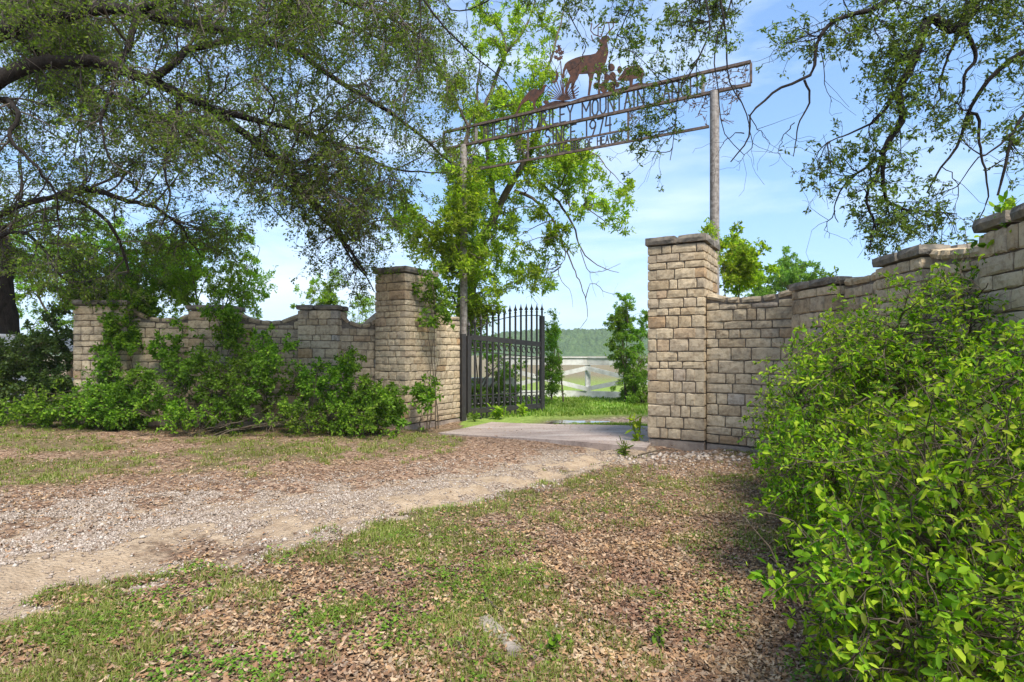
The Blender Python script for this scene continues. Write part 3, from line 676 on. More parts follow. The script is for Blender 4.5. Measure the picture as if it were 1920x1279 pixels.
for an, ln_ in zip(np.linspace(-78, 78, 17), [150, 190, 200, 230, 215, 250, 230, 220, 190, 235, 220, 240, 210, 215, 190, 170, 140]): yl.append([(890, 845), (890+ln_*sin(radians(an)), 845-ln_*cos(radians(an)))])
sticks('yucca_silhouette', yl, .018, 'rust', off=.016)
fl = [[(880, 840), (850, 420)]]
stk = sticks('yucca_stalk', fl, .018, off=-.016)
for cx_, cy_ in ((830, 400), (855, 385), (800, 380), (815, 320), (845, 300), (850, 340), (835, 270), (870, 330)):
    plate('yucca_flower', K([(cx_+28*cos(q)*(1 if k % 2 else .5), cy_+28*sin(q)*(1 if k % 2 else .5)) for k, q in enumerate(np.linspace(0, 2*pi, 11)[:-1])]), parent=stk, off=.001*((cx_+cy_) % 7))
for i, (cx_, cy_, rx, ry) in enumerate(((1310, 700, 40, 60), (1240, 680, 42, 34), (1395, 700, 38, 62), (1322, 530, 26, 40), (1345, 600, 32, 42), (1405, 585, 36, 50), (1392, 490, 36, 42), (1480, 515, 26, 40), (1455, 672, 24, 30), (1330, 640, 20, 24), (1430, 640, 18, 34))):
    plate('cactus_pad', K([(cx_+rx*cos(q), cy_+ry*sin(q)) for q in np.linspace(0, 2*pi, 15)[:-1]]), off=.0015*i-.006)
def filigree(s0, s1, z0_, z1_, n, seed, fn=None):
    r = random.Random(seed); V = []; Fs = []
    for _ in range(n*3):
        if n <= 0: break
        s = r.uniform(s0, s1); z_ = r.uniform(z0_, z1_)
        if fn and not fn(s, z_): continue
        n -= 1
        an = r.uniform(0, 2*pi); l = r.uniform(.05, .09); w = l*.38; o = r.uniform(-.008, .008); b0 = len(V)
        for a_, b_ in ((-.5, 0), (-.1, .5), (.5, 0), (-.1, -.5)):
            V.append(ap(s+a_*l*cos(an)-b_*w*sin(an), z_+a_*l*sin(an)+b_*w*cos(an), o))
        Fs.append((b0, b0+1, b0+2, b0+3))
        ln2 = r.uniform(.08, .2); an2 = r.uniform(0, 2*pi); v, f = bar_vf(ap(s, z_, o), ap(np.clip(s+ln2*cos(an2), s0, s1), np.clip(z_+ln2*sin(an2), z0_, z1_), o), .008, .008, sgn_n); b0 = len(V); V += [tuple(q) for q in v]; Fs += [tuple(i+b0 for i in q) for q in f]
    return mesh('leaf_filigree', V, Fs, M['beam'], sign, kind='stuff')
filigree(sL+.03, sI0-.03, zb0+.04, ZT-.04, 46, 1); filigree(sI1+.04, sR-.03, zb0+.04, ZT-.04, 46, 2)
filigree(-.5, .6, zb0-.75, zb0-.04, 60, 3, lambda s, z_: abs(s) < (z_-(zb0-.8))*.75 and abs(s) > .1)
filigree(span-.62, span+.5, zb0-.75, zb0-.04, 60, 4, lambda s, z_: abs(s-span) < (z_-(zb0-.8))*.75 and abs(s-span) > .1)
filigree(sA-.5, sA-.03, zlo+.1, zb0-.05, 26, 5, lambda s, z_: (sA-s) < (z_-zlo)*.8)
filigree(sB+.03, sB+.5, zlo+.1, zb0-.05, 26, 6, lambda s, z_: (s-sB) < (z_-zlo)*.8)
# ---------------- white board fences ----------------
def fence(label, posts, zt, x_brace=True, bottom=True, post_w=.16, g=None):
    t = thing('board_fence', label, 'fence', (posts[0][0], posts[0][1], 0), g)
    zg = [float(gz(*p)) for p in posts]
    for (x, y), q in zip(posts, zg):
        v, f = box_vf((x, y, q+zt/2-.1), (post_w, post_w, zt+.2)); mesh('post', v, f, M['white'], t)
    for i in range(len(posts)-1):
        a_ = np.array([*posts[i], zg[i]]); b_ = np.array([*posts[i+1], zg[i+1]]); dd = nrm(b_-a_); nn = np.array([dd[1], -dd[0], 0]); nn = nn*(1 if nn[1] < 0 else -1); o = nn*(post_w/2+.022)
        up = lambda p, h: p+np.array([0, 0, h])+o
        def b(name, p, q, w, oo=0.): v, f = bar_vf(p+nn*oo, q+nn*oo, w, .035, nn); mesh(name, v, f, M['white'], t)
        g_ = dd*.012
        b('rail', up(a_, zt-.10)+g_, up(b_, zt-.10)-g_, .24)
        v, f = box_vf((a_+b_)/2+np.array([0, 0, zt+.024])+nn*.02, (np.linalg.norm(b_-a_)-.01, .26, .035), [dd, nn, np.cross(dd, nn)]); mesh('top_board', v, f, M['white'], t)
        if bottom: b('rail', up(a_, .13)+g_, up(b_, .13)-g_, .22)
        if x_brace: b('brace', up(a_, .30)+g_, up(b_, zt-.32)-g_, .14); b('brace', up(a_, zt-.32)+g_, up(b_, .30)-g_, .14, .04)
        elif bottom: b('rail', up(a_, .62)+g_, up(b_, .62)-g_, .16)
fence('white crossbuck board fence across the lane beyond the gate', [(-.4, 19.6), (2.48, 19.2), (5.3, 17.6), (8.0, 16.4)], 1.30)
fence('white horizontal board fence running behind the open gate', [(-3.6, 17.2), (-1.7, 16.9), (.05, 16.8)], .72, False, False)
fence('grey white board fence at the left edge behind the end pilaster', [(-14.5, 13.6), (-11.6, 13.2), (-9.0, 12.7)], 1.5, False, True)
# ---------------- vegetation engine ----------------
def resample(pts, n):
    pts = np.asarray(pts, float); s = np.r_[0, np.cumsum(np.linalg.norm(np.diff(pts, axis=0), axis=1))]; u = np.linspace(0, s[-1], n)
    return np.stack([np.interp(u, s, pts[:, i]) for i in range(3)], -1)
def smooth_line(pts, n, wob=.0, seed=0):
    p = np.asarray(pts, float)
    # catmull-rom
    q = np.vstack([2*p[0]-p[1], p, 2*p[-1]-p[-2]]); out = []
    for i in range(1, len(q)-2):
        for t in np.linspace(0, 1, 8, endpoint=False):
            a, b, c, d = q[i-1:i+3]; out.append(.5*((2*b)+(-a+c)*t+(2*a-5*b+4*c-d)*t*t+(-a+3*b-3*c+d)*t**3))
    out.append(p[-1]); r = resample(out, n)
    if wob: g = np.random.default_rng(seed); w = g.normal(0, wob, (n, 3)); w[0] = 0; r = r+np.cumsum(w, 0)*.35+w*.5
    return r
def tubes(P_, R_, sides):
    """P_ (N,n,3) R_ (N,n) -> verts, quads"""
    N_, n, _ = P_.shape; tg = nrm(np.gradient(P_, axis=1)); ref = np.array([.31, .17, .93]); ref2 = np.array([1., .1, 0])
    s = np.cross(tg, ref); bad = np.linalg.norm(s, axis=-1, keepdims=True) < .15; s = nrm(np.where(bad, np.cross(tg, ref2), s)); w = np.cross(tg, s)
    an = np.arange(sides)/sides*2*pi
    V = P_[:, :, None]+R_[..., None, None]*(np.cos(an)[:, None]*s[:, :, None]+np.sin(an)[:, None]*w[:, :, None])
    idx = np.arange(N_*n*sides).reshape(N_, n, sides); nx_ = np.roll(idx, -1, axis=2)
    f = np.stack([idx[:, :-1], nx_[:, :-1], nx_[:, 1:], idx[:, 1:]], -1).reshape(-1, 4)
    return V.reshape(-1, 3), f
def at_u(P_, i, u):
    n = P_.shape[1]; q = np.clip(u, 0, .9999)*(n-1); k = q.astype(int); t = (q-k)[:, None]
    return P_[i, k]*(1-t)+P_[i, k+1]*t, nrm(P_[i, k+1]-P_[i, k])
def children(P_, R_, cnt, umin, ln, spread, droop, npts, rf, g, umax=1., wander=.35, rmin=.0015):
    L_ = np.linalg.norm(np.diff(P_, axis=1), axis=-1).sum(1); pr = L_/L_.sum()
    i = g.choice(len(P_), cnt, p=pr); u = umin+(umax-umin)*g.random(cnt)**.85
    p, t = at_u(P_, i, u); d = nrm(t*.7+g.normal(0, 1, (cnt, 3))*spread+np.array([0, 0, -droop])*.6)
    l = g.uniform(*ln, cnt)*(1.15-.5*u); st = (l/(npts-1))[:, None]; out = [p]
    for k in range(npts-1):
        d = nrm(d+g.normal(0, 1, (cnt, 3))*wander+np.array([0, 0, -droop*.35])); out.append(out[-1]+d*st)
    Q = np.stack(out, 1); n = R_.shape[1]; r0 = R_[i, np.clip((u*(n-1)).astype(int), 0, n-1)]*rf
    r0 = np.maximum(r0, rmin*1.3); R = r0[:, None]*np.linspace(1, .35, npts)[None]+0; R = np.maximum(R, rmin)
    return Q, R
def leaves(P_, n, umin, size, g, wide=.5, off=.02, up=.3, along=.5, fold=.18, droop=0., clump=1):
    m = n//clump; i = g.integers(0, len(P_), m); u = umin+(1-umin)*g.random(m)
    p, t = at_u(P_, i, u); p = np.repeat(p, clump, 0)[:n]; t = np.repeat(t, clump, 0)[:n]; n = len(p)
    p = p+g.normal(0, off, (n, 3))
    d = nrm(t*along+g.normal(0, 1, (n, 3))*.7+np.array([0, 0, -droop])); nr = nrm(g.normal(0, 1, (n, 3))*.8+np.array([0, 0, up])); sd = nrm(np.cross(d, nr)); nr = np.cross(sd, d)
    l = (size*g.uniform(.65, 1.3, n))[:, None]; w = l*wide*.5; fd = l*fold
    base = p; tip = p+d*l; mid = p+d*l*.48
    V = np.stack([base, mid+sd*w+nr*fd, tip, mid-sd*w+nr*fd], 1).reshape(-1, 3)
    k = np.arange(n)[:, None]*4
    f = np.concatenate([k+np.array([0, 1, 2]), k+np.array([0, 2, 3])], 0)
    return V, f
def bigleaves(P_, n, umin, size, g, wide=.5, off=.02, up=.5, along=.4, clump=1):
    """six-triangle leaf with curved blade"""
    m = n//clump; i = g.integers(0, len(P_), m); u = umin+(1-umin)*g.random(m)
    p, t = at_u(P_, i, u); p = np.repeat(p, clump, 0); t = np.repeat(t, clump, 0); n = len(p); p = p+g.normal(0, off, (n, 3))
    d = nrm(t*along+g.normal(0, 1, (n, 3))*.7); nr = nrm(g.normal(0, 1, (n, 3))*.6+np.array([0, 0, up])); sd = nrm(np.cross(d, nr)); nr = np.cross(sd, d)
    l = (size*g.uniform(.4, 1.5, n))[:, None]; w = l*wide*.5*g.uniform(.7, 1.25, (n, 1)); cv = g.uniform(-.35, .15, (n, 1))*l; fd = l*.08
    V = np.stack([p, p+d*l*.3+sd*w*.85+nr*fd, p+d*l*.68+sd*w*.8+nr*(fd+cv*.4), p+d*l+nr*cv, p+d*l*.68-sd*w*.8+nr*(fd+cv*.4), p+d*l*.3-sd*w*.85+nr*fd], 1).reshape(-1, 3)
    k = np.arange(n)[:, None]*6
    f = np.concatenate([k+np.array(q) for q in ([0, 1, 2, 3], [0, 3, 4, 5])], 0)
    return V, f
def secondaries(limbs, targets, g, lift=.12, jit=.25, n=9, rf=.5, rbase=.008, rlen=.010, droop_end=0.):
    SP, ST_, SR = [], [], []
    for pts, rr in limbs:
        SP.append(pts[2:]); ST_.append(nrm(np.gradient(pts, axis=0))[2:]); SR.append(rr[2:])
    SP = np.vstack(SP); ST_ = np.vstack(ST_); SR = np.concatenate(SR); out = []; rad = []
    for T in targets:
        v = T-SP; dist = np.linalg.norm(v, axis=1); al = (v*ST_).sum(1)/(dist+1e-6)
        sc = dist*(1+jit*g.random(len(dist)))*(1.25-.35*al); i = int(np.argmin(sc)); a = SP[i]; l = dist[i]
        if l < .1: continue
        c1 = a+ST_[i]*l*.3+np.array([0, 0, lift*l]); c2 = T-(T-a)*.3+np.array([0, 0, lift*l*1.1+droop_end*l])
        t = np.linspace(0, 1, n)[:, None]; q = (1-t)**3*a+3*(1-t)**2*t*c1+3*(1-t)*t*t*c2+t**3*T
        w = g.normal(0, .045*l, (n, 3)); w[0] = 0; w = np.cumsum(w, 0)*.28; q = q+w
        r0 = min(SR[i]*rf+.004, rbase+rlen*l); out.append(q); rad.append(np.linspace(r0, max(.003, r0*.35), n))
    return np.array(out), np.array(rad)
def targets_px(poly, n, y0, y1, g, power=1.):
    """random points whose place fills a cone of directions between two distances"""
    poly = np.array(poly, float); lo = poly.min(0); hi = poly.max(0); out = []
    while len(out) < n:
        p = lo+(hi-lo)*g.random(2); ins = False; j = len(poly)-1
        for i in range(len(poly)):
            if (poly[i, 1] > p[1]) != (poly[j, 1] > p[1]) and p[0] < (poly[j, 0]-poly[i, 0])*(p[1]-poly[i, 1])/(poly[j, 1]-poly[i, 1])+poly[i, 0]: ins = not ins
            j = i
        if ins: out.append(P(p[0], p[1], y0+(y1-y0)*g.random()**power))
    return np.array(out)
def limb(pts, r0, r1, n=26, wob=.02, seed=0):
    q = smooth_line(pts, n, wob, seed); return q, r0+(r1-r0)*np.linspace(0, 1, n)**.8
def tree(name, label, cat_, base, limbs, targets, leaf, bark, seed, ter=(6, (.35, .9)), twg=(5, (.12, .32)), nleaf=20000, size=.05, wide=.5, droop=.3, spread=.6, group=None,
         clump=1, off=.02, lift=.12, sec_leaf=.3, ntrunk=1, up=.3, big=False, tsides=3, droop_end=0., sec_r=(.008, .010), sides=9, umin_leaf=.15, twm=None, tr=.0014):
    g = np.random.default_rng(seed); t = thing(name, label, cat_, base, group)
    for i, (q, r) in enumerate(limbs):
        v, f = tubes(q[None], r[None], sides); mesh('trunk' if i < ntrunk else 'limb', v, f, bark, t, smooth=True)
    sec, sr = secondaries(limbs, targets, g, lift=lift, droop_end=droop_end, rbase=sec_r[0], rlen=sec_r[1])
    V, Fq = tubes(sec, sr, 5); vs = [V]; fs = [Fq]; o = len(V)
    n3 = int(len(sec)*ter[0]); T3, R3 = children(sec, sr, n3, .18, ter[1], spread, droop, 6, .55, g, 1.0, .42, .0022)
    V, Fq = tubes(T3, R3, 4 if tsides > 3 else 3); vs.append(V); fs.append(Fq+o); o += len(V)
    n4 = int(n3*twg[0]); T4, R4 = children(T3, R3, n4, .15, twg[1], spread*1.1, droop*.8, 4, .6, g, 1.0, .35, tr)
    V, Fq = tubes(T4, R4, 3); vs.append(V); fs.append(Fq+o); o += len(V)
    mesh('twigs', np.vstack(vs), np.vstack(fs), twm or bark, t, kind='stuff')
    fn = bigleaves if big else leaves
    kw = dict(wide=wide, off=off, up=up, clump=clump)
    V, Fl = fn(T4, int(nleaf*.8), umin_leaf, size, g, **kw); V2, F2 = fn(T3, int(nleaf*.2), .3, size, g, **kw)
    mesh('crown', np.vstack([V, V2]), np.vstack([Fl, F2+len(V)]), leaf, t)
    return t
# ---------------- the big live oak on the left ----------------
def L3(l, Y0, Y1):
    n = len(l); return [P(x, y, Y0+(Y1-Y0)*i/(n-1)) for i, (x, y) in enumerate(l)]
g = np.random.default_rng(11)
tb_ = P(0, 640, 13.5); base = np.array([-11.75, 13.5, float(gz(-11.75, 13.5))-.1])
fork = np.array([-11.6, 13.2, 3.9])
limbs = [limb([base, base+[.02, 0, 1.5], fork+[-.02, 0, -.8], fork, [-12.1, 11.6, 5.6]], .40, .26, 22, .01, 1),
 limb([[-12.0, 12.0, 5.2], P(-150, 270, 9.6), P(-60, 205, 9.0)]+L3([(0, 160), (60, 128), (135, 120), (205, 127), (270, 152), (335, 180), (400, 208), (452, 245), (520, 300), (580, 368), (635, 430), (690, 520)], 8.8, 10.5), .21, .022, 40, .02, 2),
 limb([P(-150, 270, 9.6), P(-90, 120, 9.2), P(20, 55, 9), P(120, 30, 9), P(185, 18, 9), P(262, 22, 9.3), P(340, 45, 9.6), P(450, 60, 10), P(560, 95, 10.3), P(640, 155, 10.6), P(715, 195, 11), P(790, 250, 11.3), P(850, 305, 11.6)], .15, .02, 36, .02, 3),
 limb([P(262, 22, 9.3), P(248, 60, 9.2), P(232, 112, 9.0), P(215, 150, 8.8), P(190, 230, 8.7), P(205, 300, 8.7)], .06, .012, 20, .02, 4),
 limb([P(270, 150, 9.3), P(318, 128, 9.5), P(345, 92, 9.6), P(400, 80, 9.8), P(500, 40, 10), P(600, 30, 10.2), P(700, 60, 10.5), P(790, 100, 11)], .07, .012, 24, .02, 5),
 limb([P(-40, 190, 9.2), P(8, 188, 8.9), P(32, 215, 8.6), P(15, 258, 8.5), P(48, 300, 8.5), P(78, 330, 8.6), P(100, 365, 8.8), P(112, 420, 9)], .055, .012, 24, .02, 6),
 limb([fork+[0, 0, -.5], P(-90, 420, 11.5), P(-20, 408, 10.6), P(55, 378, 10.2), P(110, 366, 10), P(155, 374, 10), P(195, 397, 10), P(225, 440, 10.1), P(245, 500, 10.3)], .12, .02, 28, .015, 7),
 limb([P(112, 366, 10), P(165, 356, 10.1), P(235, 378, 10.3), P(300, 398, 10.5), P(345, 430, 10.8), P(372, 480, 11)], .065, .012, 20, .02, 8),
 limb([fork+[0, 0, -1.6], P(-60, 470, 12), P(-5, 447, 11.4), P(30, 438, 11), P(58, 444, 10.8), P(88, 472, 10.7), P(105, 508, 10.7), P(130, 530, 10.8)], .085, .02, 24, .015, 9),
 limb([P(400, 208, 9.6), P(470, 222, 10), P(545, 236, 10.2), P(610, 262, 10.5), P(680, 290, 10.8), P(745, 315, 11.1), P(840, 318, 11.5)], .06, .01, 24, .02, 10),
 limb([P(452, 245, 9.8), P(530, 315, 10), P(585, 382, 10.2), P(632, 440, 10.4), P(668, 500, 10.5), P(700, 545, 10.6)], .05, .01, 22, .02, 12),
 limb([P(335, 180, 9.5), P(322, 240, 9.3), P(300, 310, 9.2), P(312, 370, 9.2), P(290, 430, 9.4)], .04, .008, 18, .02, 13),
 limb([P(20, 55, 9), P(90, 110, 10.5), P(200, 175, 12), P(330, 240, 12.5), P(450, 330, 13), P(540, 420, 13.2)], .08, .012, 24, .02, 14),
 limb([P(250, 25, 9.3), P(400, -30, 9), P(560, -20, 9.2), P(700, 20, 9.6), P(790, 80, 10), P(840, 170, 10.5)], .06, .01, 22, .02, 15),
]
A_ = targets_px([(-60, -60), (700, -60), (860, 20), (880, 150), (840, 330), (700, 300), (560, 260), (420, 260), (250, 240), (-60, 230)], 250, 8.2, 12.5, g)
B_ = targets_px([(-60, 200), (420, 230), (700, 290), (760, 330), (690, 420), (600, 400), (500, 380), (360, 360), (250, 360), (-60, 340)], 120, 8.4, 12, g)
C_ = targets_px([(-40, 330), (240, 380), (420, 400), (480, 400), (470, 470), (260, 520), (130, 560), (-40, 560)], 60, 9.6, 12.5, g)
D_ = targets_px([(560, 400), (740, 330), (770, 400), (700, 470), (710, 580), (640, 560)], 42, 10, 11.4, g)
E_ = targets_px([(-60, -120), (820, -120), (820, 40), (-60, 40)], 50, 7.5, 12, g)
tree('live_oak', 'massive live oak on the left with dark arching limbs and drooping twiggy foliage', 'tree', base, limbs, np.vstack([A_, B_, C_, D_, E_]), M['oakleaf'], M['bark'], 12,
     ter=(8.5, (.45, 1.15)), twg=(4.2, (.16, .42)), nleaf=148000, size=.054, wide=.5, droop=.42, spread=.55, off=.03, ntrunk=1, lift=.10, droop_end=.05, clump=3, twm=M['twig'], tr=.0027)
# ---------------- overhanging oak, trunk behind the right wall ----------------
g = np.random.default_rng(21)
tr0 = np.array([7.6, 6.2, -.1]); cr0 = np.array([6.4, 6.0, 5.9])
limbs = [limb([tr0, tr0+[0, 0, 2], [7.2, 6.1, 4.2], cr0, [5.6, 6.2, 6.6]], .34, .16, 18, .01, 1),
 limb([[5.8, 6.1, 6.4], P(1850, -60, 6.3)]+L3([(1835, 0), (1806, 48), (1783, 56), (1755, 36), (1738, 42)], 6.2, 6.2), .085, .05, 22, .004, 2),
 limb(L3([(1738, 42), (1720, 90), (1703, 135), (1684, 172), (1694, 220), (1672, 258), (1656, 290)], 6.2, 6.3), .050, .032, 20, .004, 3),
 limb(L3([(1656, 290), (1655, 330), (1660, 375), (1700, 392), (1740, 395), (1790, 400)], 6.3, 6.5), .026, .006, 18, .006, 4),
 limb(L3([(1652, 300), (1640, 335), (1625, 372), (1640, 414), (1636, 445), (1634, 470)], 6.3, 6.2), .022, .006, 18, .006, 5),
 limb(L3([(1650, 295), (1600, 332), (1578, 360), (1566, 395), (1572, 420)], 6.3, 6.4), .018, .004, 16, .008, 6),
 limb(L3([(1690, 155), (1665, 198), (1636, 228), (1598, 246), (1562, 262)], 6.25, 6.1), .022, .006, 16, .006, 7),
 limb(L3([(1806, 50), (1826, 90), (1828, 115), (1808, 140), (1805, 176)], 6.2, 6.3), .026, .014, 14, .003, 8),
 limb(L3([(1800, 60), (1783, 95), (1772, 125), (1762, 160), (1764, 185), (1748, 205)], 6.2, 6.4), .018, .006, 14, .006, 9),
 limb([P(1760, -60, 6.2), P(1640, 15, 6), P(1600, 27, 6), P(1560, 42, 6), P(1532, 75, 6), P(1522, 132, 6), P(1500, 148, 6), P(1455, 165, 6), P(1428, 190, 6), P(1405, 212, 6), P(1403, 258, 6), P(1370, 300, 6)], .036, .006, 32, .006, 10),
 limb(L3([(1508, 150), (1520, 185), (1502, 225), (1494, 262), (1490, 292)], 6, 6.1), .013, .004, 14, .006, 11),
 limb([cr0, P(2010, 40, 6.0), P(1925, 92, 6.0), P(1862, 138, 6.1), P(1817, 205, 6.2), P(1797, 268, 6.3), P(1765, 312, 6.3), P(1738, 360, 6.4)], .055, .008, 26, .005, 12),
 limb(L3([(1818, 212), (1834, 218), (1836, 270), (1846, 320), (1850, 372), (1832, 416)], 6.2, 6.1), .018, .005, 18, .006, 13),
 limb([cr0+[.2, 0, -.5], P(1990, 150, 6.2), P(1922, 215, 6.0), P(1898, 262, 6.0), P(1886, 320, 6.0), P(1874, 368, 6.0)], .035, .012, 20, .005, 14),
 limb([P(1905, 245, 6), P(1860, 283, 6), P(1830, 300, 6), P(1800, 340, 6.1)], .014, .004, 12, .006, 15),
 limb([cr0+[-.2, 0, .3], [4.6, 6.8, 6.8], [3.2, 7.2, 7.0], [1.6, 7.4, 7.1], [0, 7.6, 6.9], [-1.4, 8, 6.6]], .13, .03, 26, .02, 16),
 limb([[3.0, 7.2, 7.0], P(1355, -40, 7.2), P(1352, 0, 7.1), P(1362, 70, 7), P(1366, 150, 7), P(1392, 195, 7), P(1404, 235, 7.0)], .022, .006, 22, .006, 17),
 limb([[2.6, 7.2, 7.0], P(1322, -30, 7.2), P(1330, 50, 7), P(1310, 110, 7), P(1284, 150, 7), P(1268, 190, 7), P(1262, 250, 7.1), P(1255, 300, 7.1)], .020, .004, 22, .006, 18),
 limb([[3.0, 7.1, 7.0], P(1370, 0, 6.8), P(1340, 90, 6.8), P(1350, 200, 6.8), P(1358, 250, 6.8), P(1395, 290, 6.8)], .016, .004, 22, .006, 19),
 limb([[1.4, 7.4, 7.1], P(1190, -40, 7.4), P(1185, 10, 7.4), P(1170, 40, 7.4), P(1150, 90, 7.4), P(1140, 140, 7.5)], .018, .004, 18, .006, 20),
 limb([[.4, 7.5, 7.0], P(1052, -30, 7.5), P(1060, 10, 7.5), P(1075, 45, 7.5), P(1098, 88, 7.5)], .016, .005, 14, .006, 21),
 limb([[-.9, 7.9, 6.8], P(785, -30, 8), P(810, 20, 8), P(855, 75, 8), P(905, 120, 8.2), P(950, 160, 8.4), P(965, 190, 8.5)], .022, .005, 20, .006, 22),
 limb([[-.9, 7.9, 6.8], P(792, -20, 8), P(790, 40, 8), P(785, 100, 8), P(788, 150, 8)], .016, .004, 14, .006, 23),
 limb([P(1000, -60, 7.6), P(905, 8, 7.8), P(850, 22, 7.8), P(832, 0, 7.8), P(815, -20, 7.8)], .014, .006, 14, .005, 24),
]
tg_ = np.vstack([targets_px([(1090, -40), (1400, -30), (1370, 60), (1280, 90), (1190, 110), (1155, 30), (1090, 10)], 34, 6.6, 7.8, g),
 targets_px([(1140, 100), (1330, 90), (1320, 150), (1200, 230), (1140, 200)], 7, 6.8, 7.4, g),
 targets_px([(1170, 250), (1200, 230), (1215, 300), (1175, 320)], 4, 6.8, 7.2, g),
 targets_px([(1440, 60), (1560, 20), (1600, 60), (1560, 120), (1460, 110)], 12, 5.9, 6.4, g),
 targets_px([(1560, -40), (1930, -40), (1920, 60), (1780, 90), (1740, 230), (1660, 210), (1620, 100)], 60, 5.6, 6.8, g),
 targets_px([(1740, 170), (1800, 180), (1800, 240), (1730, 250)], 7, 6, 6.5, g),
 targets_px([(1510, 300), (1620, 260), (1720, 290), (1690, 340), (1540, 370)], 20, 6, 6.6, g),
 targets_px([(1600, 340), (1790, 350), (1810, 420), (1780, 470), (1620, 460)], 34, 6, 6.6, g),
 targets_px([(1860, 60), (1940, 40), (1940, 150), (1870, 150)], 8, 5.8, 6.6, g),
 targets_px([(1890, 180), (1960, 170), (1960, 330), (1900, 320)], 8, 6, 6.4, g),
 targets_px([(740, -60), (1060, -60), (1040, 0), (760, 20)], 14, 7.4, 8.6, g)])
tree('overhanging_oak', 'sparse oak reaching over the right wall, crooked dark limbs hanging from above', 'tree', tr0, limbs, tg_, M['oak2'], M['bark'], 22,
     ter=(5.5, (.22, .62)), twg=(2.6, (.08, .24)), nleaf=24000, size=.046, wide=.46, droop=.15, spread=.62, off=.014, lift=.05, clump=5, sec_r=(.005, .007), umin_leaf=.5)
# ---------------- pecan beside the gate ----------------
g = np.random.default_rng(31)
pb = np.array([-1.55, 14.6, -.15])
limbs = [limb([pb, P(868, 560, 14.6), P(862, 470, 14.5), P(858, 380, 14.4), P(868, 300, 14.4), P(880, 240, 14.5)], .15, .05, 22, .012, 1),
 limb([pb+[.25, .5, .3], P(890, 520, 15), P(903, 458, 15), P(930, 405, 15), P(960, 350, 15), P(1000, 280, 15), P(1018, 225, 15), P(1010, 180, 15)], .15, .07, 26, .012, 2),
 limb([P(905, 214, 15), P(925, 160, 15), P(945, 105, 15), P(985, 55, 15), P(1005, 0, 15)], .07, .02, 18, .01, 3),
 limb([P(930, 405, 15), P(915, 300, 15), P(905, 214, 15), P(893, 180, 15), P(897, 130, 15)], .09, .02, 20, .01, 4),
 limb([P(965, 358, 14.8), P(1010, 378, 14.5), P(1048, 425, 14.3), P(1065, 475, 14.2), P(1052, 500, 14.2)], .05, .008, 20, .02, 5),
 limb([P(1010, 340, 14.8), P(1040, 372, 14.4), P(1075, 420, 14.2), P(1090, 468, 14), P(1118, 500, 14), P(1160, 515, 14)], .045, .006, 20, .02, 6),
 limb([P(1020, 335, 14.6), P(1055, 360, 14.3), P(1075, 392, 14), P(1100, 385, 14), P(1135, 410, 14), P(1165, 430, 14)], .03, .006, 18, .02, 7),
 limb([P(1018, 230, 15), P(1060, 270, 14.6), P(1110, 290, 14.3), P(1150, 330, 14), P(1172, 350, 14)], .035, .006, 18, .02, 8),
 limb([P(1062, 470, 14.2), P(1082, 520, 14), P(1098, 560, 14), P(1102, 600, 14), P(1088, 618, 14)], .02, .005, 18, .02, 9),
 limb([P(1040, 470, 14.2), P(1052, 520, 14), P(1070, 545, 14), P(1075, 575, 14)], .014, .003, 14, .02, 10),
 limb([P(1010, 180, 15), P(1030, 120, 15), P(1050, 60, 15), P(1060, 10, 15), P(1075, -20, 15)], .05, .01, 16, .02, 11),
 limb([P(880, 240, 14.5), P(850, 180, 14.4), P(835, 120, 14.3), P(830, 50, 14.3)], .04, .01, 16, .02, 12),
 limb([P(862, 470, 14.5), P(820, 430, 14.2), P(780, 400, 14), P(750, 395, 14)], .03, .006, 14, .02, 13)]
tg_ = np.vstack([targets_px([(840, 150), (1040, 110), (1060, 200), (1010, 260), (900, 330), (840, 320)], 50, 13.6, 16, g),
 targets_px([(850, 320), (1040, 260), (1100, 280), (1110, 330), (1000, 400), (900, 420), (850, 400)], 52, 13.6, 15.8, g),
 targets_px([(740, 390), (860, 380), (960, 420), (1060, 420), (1050, 470), (960, 540), (900, 610), (850, 600), (800, 510), (760, 480)], 74, 13.4, 15.6, g), targets_px([(800, 470), (860, 400), (900, 440), (905, 560), (870, 600), (820, 540)], 12, 12.6, 13.3, g), targets_px([(830, 330), (900, 300), (905, 440), (850, 430)], 10, 13.0, 13.4, g),
 targets_px([(1060, 270), (1170, 325), (1182, 430), (1130, 440), (1060, 370), (1020, 300)], 34, 13.6, 14.4, g),
 targets_px([(860, 20), (1080, -20), (1060, 80), (900, 130)], 20, 14, 15.6, g)])
tree('pecan_tree', 'yellow green pecan tree growing behind the open gate with a leaning grey trunk', 'tree', pb, limbs, tg_, M['pecan'], M['bark2'], 32,
     ter=(4.2, (.3, .8)), twg=(2.6, (.15, .35)), nleaf=56000, size=.105, wide=.34, droop=.18, spread=.6, off=.03, clump=5, ntrunk=2, lift=.06, up=.6)
